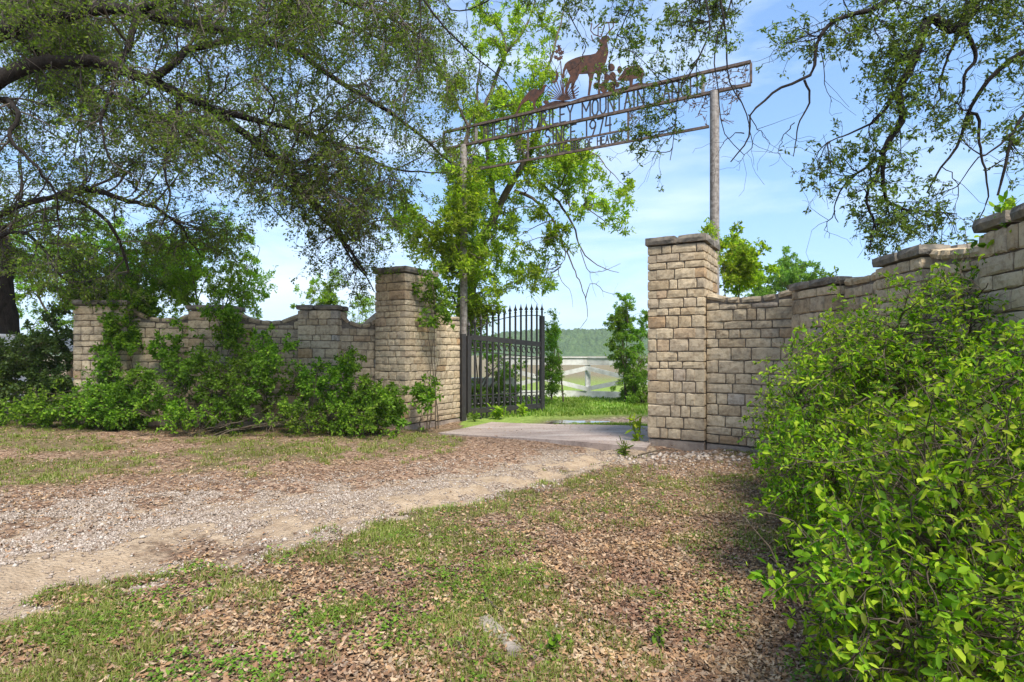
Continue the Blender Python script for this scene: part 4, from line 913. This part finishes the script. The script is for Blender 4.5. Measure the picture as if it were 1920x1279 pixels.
# bare twigs of the pecan against the sky
def bare(parent, lines, r0, seed, m, k=5):
    g = np.random.default_rng(seed); q = np.array([smooth_line(l, 10, .015, seed+i) for i, l in enumerate(lines)]); r = np.tile(np.linspace(r0, r0*.35, 10), (len(q), 1))
    v, f = tubes(q, r, 4); c, cr_2 = children(q, r, len(q)*k, .25, (.25, .7), .6, .1, 6, .6, g, 1, .3, .0018); v2, f2 = tubes(c, cr_2, 3)
    mesh('twigs', np.vstack([v, v2]), np.vstack([f, f2+len(v)]), m, parent, kind='stuff')
pec = bpy.data.objects['pecan_tree']
bare(pec, [[P(1052, 500, 14.2), P(1020, 525, 14.2), P(995, 545, 14.2), P(1010, 570, 14.2)], [P(1088, 468, 14), P(1105, 510, 14), P(1140, 505, 14), P(1165, 495, 14)], [P(1098, 560, 14), P(1110, 530, 14), P(1140, 548, 14), P(1160, 545, 14)],
 [P(1035, 480, 14.2), P(1018, 530, 14.2), P(1015, 560, 14.2)], [P(1005, 60, 15), P(1040, 40, 15), P(1075, 15, 15)], [P(985, 110, 15), P(1010, 80, 15), P(1050, 60, 15)], [P(1000, 150, 15), P(1040, 135, 15), P(1060, 90, 15)]], .012, 5, M['bark2'])
ohk = bpy.data.objects['overhanging_oak']
bare(ohk, [[P(1403, 215, 6), P(1425, 245, 6), P(1450, 270, 6)], [P(1404, 235, 7), P(1412, 270, 7), P(1385, 300, 7)], [P(1395, 250, 6), P(1370, 255, 6), P(1345, 285, 6)], [P(1262, 250, 7.1), P(1240, 275, 7.1), P(1225, 300, 7.1)], [P(1540, 100, 6), P(1548, 150, 6), P(1560, 190, 6)],
 [P(1765, 312, 6.3), P(1790, 330, 6.3), P(1800, 360, 6.3), P(1795, 400, 6.3)], [P(1846, 320, 6.1), P(1880, 300, 6.1), P(1915, 290, 6.1)], [P(1490, 230, 6.1), P(1470, 250, 6.1), P(1455, 290, 6.1)], [P(1284, 150, 7), P(1240, 165, 7), P(1205, 205, 7)], [P(1392, 195, 7), P(1380, 165, 7), P(1345, 150, 7)],
 [P(1566, 395, 6.4), P(1550, 420, 6.4), P(1560, 440, 6.4)], [P(1600, 332, 6.3), P(1570, 345, 6.3), P(1545, 375, 6.3)], [P(840, 60, 8), P(870, 100, 8), P(880, 150, 8)], [P(905, 120, 8.2), P(900, 160, 8.2), P(925, 200, 8.2)], [P(1098, 88, 7.5), P(1085, 120, 7.5), P(1060, 130, 7.5)]], .007, 6, M['bark'], 6)
# ---------------- bushes and trees beyond ----------------
def bush(name, label, cat_, x, y, h, poly, y0, y1, nt_, leaf, seed, nleaf, size, group=None, nst=5, wide=.5, ter=(5, (.25, .6)), twg=(3, (.1, .25)), droop=0., spread=.6, bark=None, r=.04, big=False, clump=2, off=.02, up=.5, lift=.08, stems=None):
    g = np.random.default_rng(seed); z0 = float(gz(x, y))-.05; T = targets_px(poly, nt_, y0, y1, g)
    lim = []
    for k in range(nst):
        e = T[g.integers(0, len(T))]; e = e*.75+np.array([x, y, z0])*.25; e[2] = max(e[2], z0+h*g.uniform(.5, .9)); b_ = np.array([x+g.normal(0, .12), y+g.normal(0, .12), z0])
        lim.append(limb([b_, b_*.7+e*.3+np.array([0, 0, h*.12]), b_*.35+e*.65+np.array([0, 0, h*.08]), e], r, r*.25, 14, .012, seed+k))
    for s_ in stems or []: lim.append(limb(s_, r*.7, .004, 14, .01, seed))
    return tree(name, label, cat_, (x, y, z0), lim, T, leaf, bark or M['stem'], seed, ter=ter, twg=twg, nleaf=nleaf, size=size, droop=droop, spread=spread, group=group, clump=clump, off=off, lift=lift, up=up, ntrunk=nst, big=big, wide=wide, sec_r=(.004, .006), sides=6)
bush('elm_tree', 'bushy mid green tree rising behind the middle of the left wall', 'tree', -7.6, 14.8, 3, [(210, 470), (300, 400), (420, 380), (490, 460), (520, 530), (500, 600), (230, 610), (200, 560)], 13.4, 16, 80, M['elm'], 41, 38000, .062, nst=5, ter=(6, (.3, .8)), r=.07)
bush('elm_tree', 'bright bushy tree behind the wall between the end and middle pilasters', 'tree', -9.6, 14.4, 3, [(60, 470), (180, 430), (300, 450), (330, 560), (300, 600), (100, 600)], 13.6, 15.4, 56, M['elm'], 141, 24000, .06, nst=5, ter=(6, (.3, .8)), r=.06)
bush('elm_tree', 'loose dark green tree behind the far left end of the wall', 'tree', -13, 17.5, 3.5, [(-60, 380), (230, 400), (240, 560), (120, 620), (-60, 620)], 16, 19, 60, M['elm'], 42, 26000, .07, nst=5, ter=(5, (.3, .9)), r=.08)
bush('elm_tree', 'small pale green tree behind the dipping wall between the first pilaster and tall pillar', 'tree', -5.0, 16.6, 2.6, [(560, 520), (690, 500), (700, 590), (540, 600)], 15.6, 17.6, 22, M['elm'], 43, 8000, .06, nst=4)
bush('gate_shrub', 'tangled green shrub growing right behind the black gate bars', 'shrub', -.9, 16.2, 2, [(870, 620), (940, 640), (985, 700), (975, 795), (870, 800)], 15.6, 17.4, 42, M['elm'], 44, 17000, .06, nst=5)
bush('slender_cedar', 'narrow upright green cedar just right of the open gate', 'tree', 1.2, 17.0, 2.4, [(1025, 585), (1042, 590), (1052, 660), (1045, 700), (1050, 760), (1015, 765), (1018, 650)], 16.5, 17.5, 30, M['bgleaf'], 45, 10000, .055, nst=2, r=.03, ter=(5, (.15, .4)))
bush('sapling_tree', 'young tree with a feathery top in front of the white crossbuck fence', 'tree', 3.45, 17.2, 3, [(1140, 560), (1185, 545), (1215, 580), (1212, 640), (1190, 670), (1150, 650), (1135, 600)], 16.7, 17.7, 34, M['bgleaf'], 46, 12000, .06, nst=4, r=.035, ter=(4, (.2, .45)), twg=(2.6, (.08, .2)))
bush('fence_shrub', 'dense green shrub spilling over the crossbuck fence beside the right pillar', 'shrub', 3.8, 17.0, 1.4, [(1140, 655), (1180, 640), (1225, 650), (1230, 755), (1165, 755), (1150, 700)], 16.2, 17.8, 40, M['bgleaf'], 47, 15000, .06, nst=5)
bush('young_tree', 'leafy young tree standing close behind the right gate pillar', 'tree', 4.7, 12.2, 3.4, [(1345, 450), (1385, 440), (1440, 495), (1435, 520), (1380, 560), (1345, 570)], 11.6, 12.8, 26, M['pecan'], 48, 7500, .085, nst=3, r=.035, ter=(4, (.2, .5)))
bush('round_tree', 'rounded pale green tree seen over the right wall beyond the spear tips', 'tree', 10.6, 21, 3.6, [(1395, 550), (1400, 525), (1440, 505), (1480, 482), (1535, 490), (1555, 515), (1550, 560), (1400, 562)], 20, 22.5, 46, M['paleleaf'], 49, 17000, .09, nst=6, r=.06, ter=(5, (.4, .9)))
bush('post_creeper', 'small leafy sprig beside the base of the right pipe post', 'plant', 3.66, 10.7, 3.3, [(1312, 428), (1336, 424), (1344, 445), (1318, 450)], 10.1, 10.9, 8, M['pecan'], 50, 900, .055, nst=2, r=.012, ter=(3, (.1, .2)))
# ---------------- vines and undergrowth on the left ----------------
VN = 'vines and saplings along the left wall'
def vine(label, x, y, poly, y0, y1, nt_, n, seed, size=.062, h=1.2, name='wall_vine', leaf='vine', **k):
    return bush(name, label, 'vine' if name == 'wall_vine' else 'shrub', x, y, h, poly, y0, y1, nt_, M[leaf], seed, n, size, group=VN, nst=k.pop('nst', 4), r=.014, ter=(4.5, (.2, .5)), twg=(2.5, (.08, .2)), droop=.1, wide=.62, **k)
vine('dark green shrub mass filling the left edge in front of the board fence', -9.3, 11.3, [(-50, 640), (60, 640), (115, 560), (140, 600), (130, 770), (-50, 775)], 10.6, 12.0, 80, 18000, 61, .065, 1.4, 'dark_shrub', 'cedar')
vine('vine crown sprawling over the top of the end pilaster', -7.0, 11.25, [(100, 545), (180, 528), (240, 540), (300, 560), (260, 590), (205, 562), (110, 570)], 11.0, 11.5, 30, 6500, 62, .075, 2.3)
vine('vine climbing the corner right of the end pilaster', -7.0, 10.9, [(205, 570), (245, 565), (245, 640), (270, 720), (200, 740), (205, 650)], 10.6, 11.1, 24, 4200, 63, .07, 1.6)
vine('leafy vine clump low in front of the end pilaster', -7.3, 10.5, [(130, 720), (210, 660), (280, 700), (290, 780), (130, 785)], 10.2, 10.8, 32, 6000, 64, leaf='bgleaf')
vine('vine sheet hanging over the middle pilaster', -5.9, 11.1, [(330, 600), (350, 570), (440, 560), (450, 640), (440, 700), (330, 720), (290, 640)], 10.9, 11.25, 22, 3600, 65, .07, 1.9)
vine('sprawling vine thicket below the middle pilaster', -5.9, 10.7, [(260, 700), (340, 660), (480, 680), (480, 775), (260, 785)], 10.3, 11.0, 44, 9000, 66, leaf='bgleaf')
vine('vine thicket climbing the wall left of the first pilaster', -4.6, 11.0, [(450, 640), (540, 600), (560, 680), (600, 700), (590, 780), (450, 780)], 10.5, 11.3, 28, 5000, 67)
vine('bright green thicket against the first pilaster foot', -3.7, 10.9, [(570, 690), (620, 660), (700, 680), (730, 740), (720, 785), (570, 785)], 10.4, 11.2, 40, 8500, 68)
vine('green thicket spilling from the wall to the tall left gate pillar foot', -2.75, 10.9, [(660, 740), (730, 720), (762, 745), (755, 800), (680, 800)], 10.4, 11.2, 24, 5500, 69, leaf='bgleaf')
vine('low weedy undergrowth strip along the foot of the left wall', -5.5, 10.3, [(0, 760), (300, 765), (720, 765), (740, 805), (300, 790), (0, 785)], 10.0, 10.8, 110, 17000, 70, .055, .5, nst=8)
vine('thin vine trailing down the side of the tall left gate pillar', -1.6, 12.2, [(780, 520), (820, 500), (860, 560), (850, 640), (815, 600)], 11.9, 12.6, 14, 1300, 71, .08, 2.3)
vine('leafy weed at the foot of the tall left gate pillar', -1.75, 11.4, [(780, 740), (800, 700), (815, 745), (800, 790)], 11.2, 11.6, 9, 900, 72, .07, .7, nst=2)
# ---------------- the big shrub on the right ----------------
RG = 'green privet bushes in front of the right wall'
def priv(label, x, y, h, poly, y0, y1, nt_, n, seed, size=.045, ter=(5, (.2, .5)), **k):
    return bush('privet_bush', label, 'bush', x, y, h, poly, y0, y1, nt_, M['shrub'], seed, n, size, group=RG, nst=k.pop('nst', 6), r=.018, ter=ter, twg=(2.6, (.08, .2)), droop=.08, wide=.46, big=True, clump=2, off=.010, up=.9, **k)
priv('airy privet bush against the pale stones of the first right pilaster', 3.05, 6.0, 1.6, [(1435, 790), (1470, 700), (1510, 650), (1560, 620), (1640, 660), (1640, 860), (1490, 880), (1435, 840)], 5.2, 6.6, 110, 16000, 81, .034, ter=(4.8, (.2, .62)))
priv('privet bush with long bright sprays rising over the middle of the right wall', 3.3, 4.4, 1.9, [(1480, 670), (1510, 630), (1600, 610), (1700, 560), (1780, 520), (1860, 540), (1880, 640), (1770, 740), (1640, 800), (1500, 800)], 3.6, 5.2, 110, 14000, 82, .035, ter=(4.8, (.2, .62)))
priv('privet bush leaning over the nearest pilaster at the right edge', 2.9, 3.3, 1.9, [(1800, 800), (1800, 740), (1900, 700), (1990, 690), (1990, 820)], 2.6, 3.2, 26, 2800, 83, .036)
bush('privet_bush', 'bright leafy spray reaching over the cap of the nearest pilaster', 'bush', 4.5, 4.9, 2.4, [(1885, 385), (1960, 365), (1970, 430), (1895, 440)], 4.0, 4.8, 12, M['shrub'], 87, 1500, .05, group=RG, nst=3, r=.014, ter=(4, (.1, .3)), big=True)
priv('dense dark hearted privet bush low on the right beside the leaf litter', 2.7, 4.0, 1.0, [(1450, 850), (1510, 790), (1700, 760), (1760, 900), (1700, 1060), (1540, 1060), (1515, 960)], 3.3, 4.8, 130, 22000, 84, .034, ter=(4.8, (.2, .62)))
priv('closest privet bush filling the lower right with broad bright leaves', 2.2, 2.6, 1.2, [(1620, 840), (1780, 790), (1960, 770), (1990, 1000), (1900, 1180), (1700, 1150), (1640, 950)], 2.0, 3.2, 150, 14500, 85, .036, ter=(4.8, (.2, .62)))
priv('low spreading privet sprays at the bottom right corner', 1.75, 2.1, .5, [(1550, 1090), (1610, 1030), (1760, 1040), (1980, 1100), (1990, 1330), (1740, 1330), (1660, 1230)], 1.75, 2.8, 130, 13000, 86, .034, ter=(4.8, (.2, .62)))
# ---------------- small plants ----------------
def weed(label, x, y, h, n, size, seed, leaf='pecan', nst=3, wide=.4):
    g = np.random.default_rng(seed); z0 = float(gz(x, y)); t = thing('weed_plant', label, 'weed', (x, y, z0), 'weeds by the driveway'); lim = []
    for k in range(nst):
        e = np.array([x+g.normal(0, h*.22), y+g.normal(0, h*.22), z0+h*g.uniform(.7, 1)]); lim.append(smooth_line([(x, y, z0-.01), ((x+e[0])/2+.01, (y+e[1])/2, z0+h*.5), e], 7, .004, seed+k))
    q = np.array(lim); v, f = tubes(q, np.tile(np.linspace(.005, .002, 7), (nst, 1)), 4); mesh('stem', v, f, M['stem'], t, kind='stuff')
    v, f = bigleaves(q, n, .15, size, g, wide=wide, off=.004, up=.7, along=.2); mesh('leaves', v, f, M[leaf], t); return t
weed('tall leafy weed growing at the driveway edge beside the right pillar', 2.02, 9.3, .55, 60, .11, 1)
weed('yellow green weed tuft at the near edge of the concrete apron', 1.62, 8.45, .18, 60, .13, 2, 'grassfar', 9, .12)
weed('broad leaved weed under the middle of the open gate', -.35, 13.6, .30, 120, .12, 3, 'pecan', 7)
weed('bright small weed under the free end of the open gate', .25, 14.0, .26, 70, .10, 4, 'pecan', 5)
weed('weed clump against the hinge end of the gate', -.85, 13.25, .22, 60, .09, 5, 'bgleaf', 5)
weed('small clover green weed in the leaf litter near the bottom middle', .72, 2.9, .10, 70, .028, 6, 'bgleaf', 8, .7)
weed('dark leaved seedling right of the flat grey stone', .20, 2.85, .09, 60, .030, 7, 'vine', 7, .7)
# flat stone, stick and fallen twigs
rs = random.Random(9)
def rock(label, c, sz, rot, m='rock', name='flat_stone', amp=.02):
    z0 = float(gz(c[0], c[1])); t = rock_block(None, name, (c[0], c[1], z0-.004), sz, [np.array([cos(rot), sin(rot), 0]), np.array([-sin(rot), cos(rot), 0]), np.array([0, 0, 1.])], rs, M[m], amp)
    return props(t, label, 'rock')
rock('long flat grey stone half buried in the leaf litter in the foreground', (-.055, 3.02), (.46, .12, .06), radians(-62), amp=.022)
def stick(label, pts, r, seed):
    q = smooth_line([(x, y, float(gz(x, y))+.012+z_) for x, y, z_ in pts], 12, .004, seed); v, f = tubes(q[None], np.linspace(r, r*.4, 12)[None], 6); o = mesh('fallen_stick', v, f, M['stem'], smooth=True); return props(o, label, 'stick')
stick('pale forked stick lying just above the flat grey stone', [(-.19, 3.5, .01), (-.13, 3.36, .015), (-.05, 3.24, .01)], .010, 1)
stick('thin curved twig beside the bottom end of the flat stone', [(-.28, 2.95, .005), (-.24, 2.85, .01), (-.21, 2.72, .005)], .005, 2)
stick('dark stick lying across pale rubble at the foot of the right pillar', [(1.75, 8.1, .02), (2.05, 8.25, .05), (2.35, 8.3, .04)], .014, 3)
stick('long bare grey stem arching out of the low privet onto the litter', [(1.55, 3.2, .0), (1.50, 3.3, .25), (1.42, 3.5, .42), (1.38, 3.8, .5)], .006, 4)
# ---------------- ground scatter ----------------
g = np.random.default_rng(99)
def sample(n, fn, y0=2.35, y1=12.5, bias=1.3, xr=(-9.5, 4.6)):
    out = []; tot = 0
    while tot < n:
        m = n*3; u = g.random(m); y = (y0**(1-bias)+u*(y1**(1-bias)-y0**(1-bias)))**(1/(1-bias)) if bias != 1 else y0*(y1/y0)**u
        k = g.uniform(-.95, .95, m); x = k*y; ok = (x > xr[0]) & (x < xr[1]); x, y = x[ok], y[ok]
        p = fn(x, y); q = g.random(len(x)) < p; s = np.stack([x[q], y[q]], -1); out.append(s); tot += len(s)
    return np.vstack(out)[:n]
inslab = lambda x, y: np.array([ (x > -1.6) & (x < 3.0) & (y > 8.4+(-x+1.9)*.75) & (y < 13.2-(x+.5)*.55)])[0]
def litter_d(x, y):
    z = zones(x, y); cl = .30+.9*fbm(x*2.3, y*2.3, 51, 3)**1.5*1.6; rt = sm(z['px'], 750, 1250)*z['fg']
    return np.where(inslab(x, y), .14*sm(fbm(x*2, y*2, 5), .4, .7), np.clip((z['litter']*(.55+.8*rt)+.02)*cl*(1-z['dirt']*.93), 0, 1))
p = sample(104000, litter_d, bias=1.9)
n = len(p); zz = gz(p[:, 0], p[:, 1]); zz = np.where(inslab(p[:, 0], p[:, 1]), np.maximum(zz, -.053+.115*sm(np.hypot(p[:, 0]+1.2, p[:, 1]-12.6), .5, 4.5)), zz); l = g.uniform(.018, .043, n)*(1+.0*zz); an = g.uniform(0, 2*pi, n); tilt = g.normal(0, .32, (n, 2))
d = nrm(np.stack([np.cos(an), np.sin(an), tilt[:, 0]], -1)); s_ = nrm(np.stack([-np.sin(an), np.cos(an), tilt[:, 1]], -1)); nr = nrm(np.cross(d, s_))
c = np.stack([p[:, 0], p[:, 1], zz+g.uniform(.003, .022, n)], -1); L_ = l[:, None]; w = L_*g.uniform(.16, .27, n)[:, None]; cu = g.normal(.10, .13, n)[:, None]*L_; cv = g.uniform(-.1, .45, n)[:, None]*w
V = np.stack([c-d*L_*.5+nr*cu, c-d*L_*.12+s_*w+nr*cv, c+d*L_*.22+s_*w*.8+nr*cv, c+d*L_*.5+nr*cu, c+d*L_*.22-s_*w*.8+nr*cv, c-d*L_*.12-s_*w+nr*cv], 1).reshape(-1, 3)
k = np.arange(n)[:, None]*6; f = np.concatenate([k+np.array([0, 1, 2, 3]), k+np.array([0, 3, 4, 5])])
o = mesh('dead_leaves', V, f, M['dead'], kind='stuff'); props(o, 'brown dead oak leaves scattered over the ground', 'leaf litter')
# gravel
def grav_d(x, y):
    z = zones(x, y); return np.clip(z['gravel']*(1-z['dirt']*.95)*(1-.5*z['streak'])+.015*z['litter'], 0, 1)*(.25+1.1*fbm(x*1.7, y*1.7, 61, 3))*(~inslab(x, y))
p = sample(42000, grav_d, bias=1.6); n = len(p); zz = gz(p[:, 0], p[:, 1]); r = .004+.012*g.random(n)**2.5+.018*(g.random(n) < .03)*g.random(n)
oc = np.array([[1, 0, 0], [0, 1, 0], [-1, 0, 0], [0, -1, 0], [0, 0, .7], [.1, .1, -.7]]); V = oc[None]*r[:, None, None]*g.uniform(.6, 1.3, (n, 6, 3)); an = g.uniform(0, 2*pi, n)
R_ = np.stack([np.stack([np.cos(an), -np.sin(an)], -1), np.stack([np.sin(an), np.cos(an)], -1)], 1); V[..., :2] = np.einsum('nij,nkj->nki', R_, V[..., :2])
V = V+np.stack([p[:, 0], p[:, 1], zz+r*.25], -1)[:, None]; k = np.arange(n)[:, None]*6
f = np.concatenate([k+np.array(q) for q in ([0, 1, 4], [1, 2, 4], [2, 3, 4], [3, 0, 4], [1, 0, 5], [2, 1, 5], [3, 2, 5], [0, 3, 5])])
o = mesh('gravel', V.reshape(-1, 3), f, M['gravel'], kind='stuff'); props(o, 'pale limestone gravel on the curving dirt driveway', 'gravel')
# rubble stones at the right pillar foot
p = sample(260, lambda x, y: np.exp(-((x-2.5)/.9)**2-((y-8.05)/.35)**2), y0=7, y1=9, bias=1.01, xr=(1.2, 3.6)); n = len(p); zz = gz(p[:, 0], p[:, 1]); r = g.uniform(.012, .045, n)
V = oc[None]*r[:, None, None]*g.uniform(.6, 1.4, (n, 6, 3))+np.stack([p[:, 0], p[:, 1], zz+r*.2], -1)[:, None]; k = np.arange(n)[:, None]*6
f = np.concatenate([k+np.array(q) for q in ([0, 1, 4], [1, 2, 4], [2, 3, 4], [3, 0, 4], [1, 0, 5], [2, 1, 5], [3, 2, 5], [0, 3, 5])])
o = mesh('rubble', V.reshape(-1, 3), f, M['gravel'], kind='stuff'); props(o, 'white rubble stones at the foot of the right pillar', 'rubble')
# grass
def blades(p, per, h, spread, m, name, label, lean=.5, w=.0022):
    n = len(p)*per; q = np.repeat(p, per, 0)+g.normal(0, spread, (n, 2)); zz = gz(q[:, 0], q[:, 1]); hh = h*g.uniform(.4, 1.25, n)*np.repeat(g.uniform(.6, 1.3, len(p)), per)
    an = g.uniform(0, 2*pi, n); b0 = np.stack([q[:, 0], q[:, 1], zz-.003], -1); dr_ = np.stack([np.cos(an), np.sin(an), 0*an], -1); sd = np.stack([-np.sin(an), np.cos(an), 0*an], -1)
    le = (g.random(n)*lean)[:, None]; H = hh[:, None]; ww = (w*g.uniform(.7, 1.6, n))[:, None]*np.maximum(1, q[:, 1:2]/5)
    m1 = b0+np.array([0, 0, 1])*H*.55+dr_*H*le*.35; tp = b0+np.array([0, 0, 1])*H*(1-le*.35)+dr_*H*le*1.1
    V = np.stack([b0-sd*ww, b0+sd*ww, m1+sd*ww*.8, m1-sd*ww*.8, tp], 1).reshape(-1, 3); k = np.arange(n)[:, None]*5
    f = np.concatenate([k+np.array(z_) for z_ in ([0, 1, 2], [0, 2, 3], [3, 2, 4])]); o = mesh(name, V, f, m, kind='stuff'); return props(o, label, 'grass')
def grass_d(x, y): z = zones(x, y); return np.clip(z['grass'], 0, 1)*(.2+1.3*fbm(x*2.9, y*2.9, 71, 3)**3*3.6)*(~inslab(x, y))*(1-z['beyond'])
p = sample(7400, grass_d, bias=1.5); blades(p, 13, .050, .026, M['grass'], 'grass', 'short patchy green grass among the fallen leaves', 1.0)
p = sample(2600, lambda x, y: (y > 13.9)*np.ones_like(x)*(1-.8*zones(x, y)['gravel']), y0=13.9, y1=20, bias=1.01, xr=(-2, 8)); blades(p, 10, .10, .09, M['grassfar'], 'lawn_grass', 'bright green grass beyond the open gate', .8, .004)
p = sample(700, lambda x, y: np.exp(-((y-(12.5-.25*x))/.16)**2)*(x > .9), y0=11.8, y1=13.2, bias=1.01, xr=(.5, 3.5)); blades(p, 10, .05, .03, M['grassfar'], 'verge_grass', 'grass strip beside the puddle behind the concrete apron', 1., .004)
# clover like ground weeds
p = sample(1300, lambda x, y: np.clip(zones(x, y)['fg']*sm(fbm(x*1.9, y*1.9, 81), .50, .64)*(.3+.7*(y < 6)), 0, 1), bias=1.6, y1=8.5); per = 9; n = len(p)*per
q = np.repeat(p, per, 0)+g.normal(0, .028, (n, 2)); an = g.uniform(0, 2*pi, n); c = np.stack([q[:, 0], q[:, 1], gz(q[:, 0], q[:, 1])+g.uniform(.008, .05, n)], -1); d = nrm(np.stack([np.cos(an), np.sin(an), g.normal(.1, .3, n)], -1)); s_ = nrm(np.stack([-np.sin(an), np.cos(an), g.normal(0, .3, n)], -1)); L_ = g.uniform(.012, .030, n)[:, None]
V = np.stack([c, c+d*L_*.5+s_*L_*.32, c+d*L_, c+d*L_*.5-s_*L_*.32], 1).reshape(-1, 3); k = np.arange(n)[:, None]*4; f = k+np.array([0, 1, 2, 3])
o = mesh('ground_weeds', V, f, M['bgleaf'], kind='stuff'); props(o, 'tiny broad leaved green weeds in the leaf litter', 'ground cover')
tri = 0
for ob in S.objects:
    if ob.type == 'MESH': tri += sum(1 for _ in ()) 
tot = {}
for ob in S.objects:
    if ob.type == 'MESH':
        me = ob.data; k = sum(1 for _ in ()) ; t_n = len(me.loops)-2*len(me.polygons); key = ob.name.split('.')[0]; tot[key] = tot.get(key, 0)+t_n
print('TRIS', sum(tot.values()), sorted(tot.items(), key=lambda q: -q[1])[:14])

# ---------------- haze over the distance ----------------
hm = bpy.data.materials.new('haze'); hm.use_nodes = True; hm.node_tree.nodes.clear(); hv = hm.node_tree.nodes.new('ShaderNodeVolumePrincipled'); ho = hm.node_tree.nodes.new('ShaderNodeOutputMaterial')
hv.inputs['Density'].default_value = .00033; hv.inputs['Color'].default_value = (.86, .93, 1, 1); hm.node_tree.links.new(hv.outputs[0], ho.inputs['Volume'])
v, f = box_vf((0, 720, 14), (1860, 1620, 32)); mesh('haze', v, f, hm, kind='stuff')
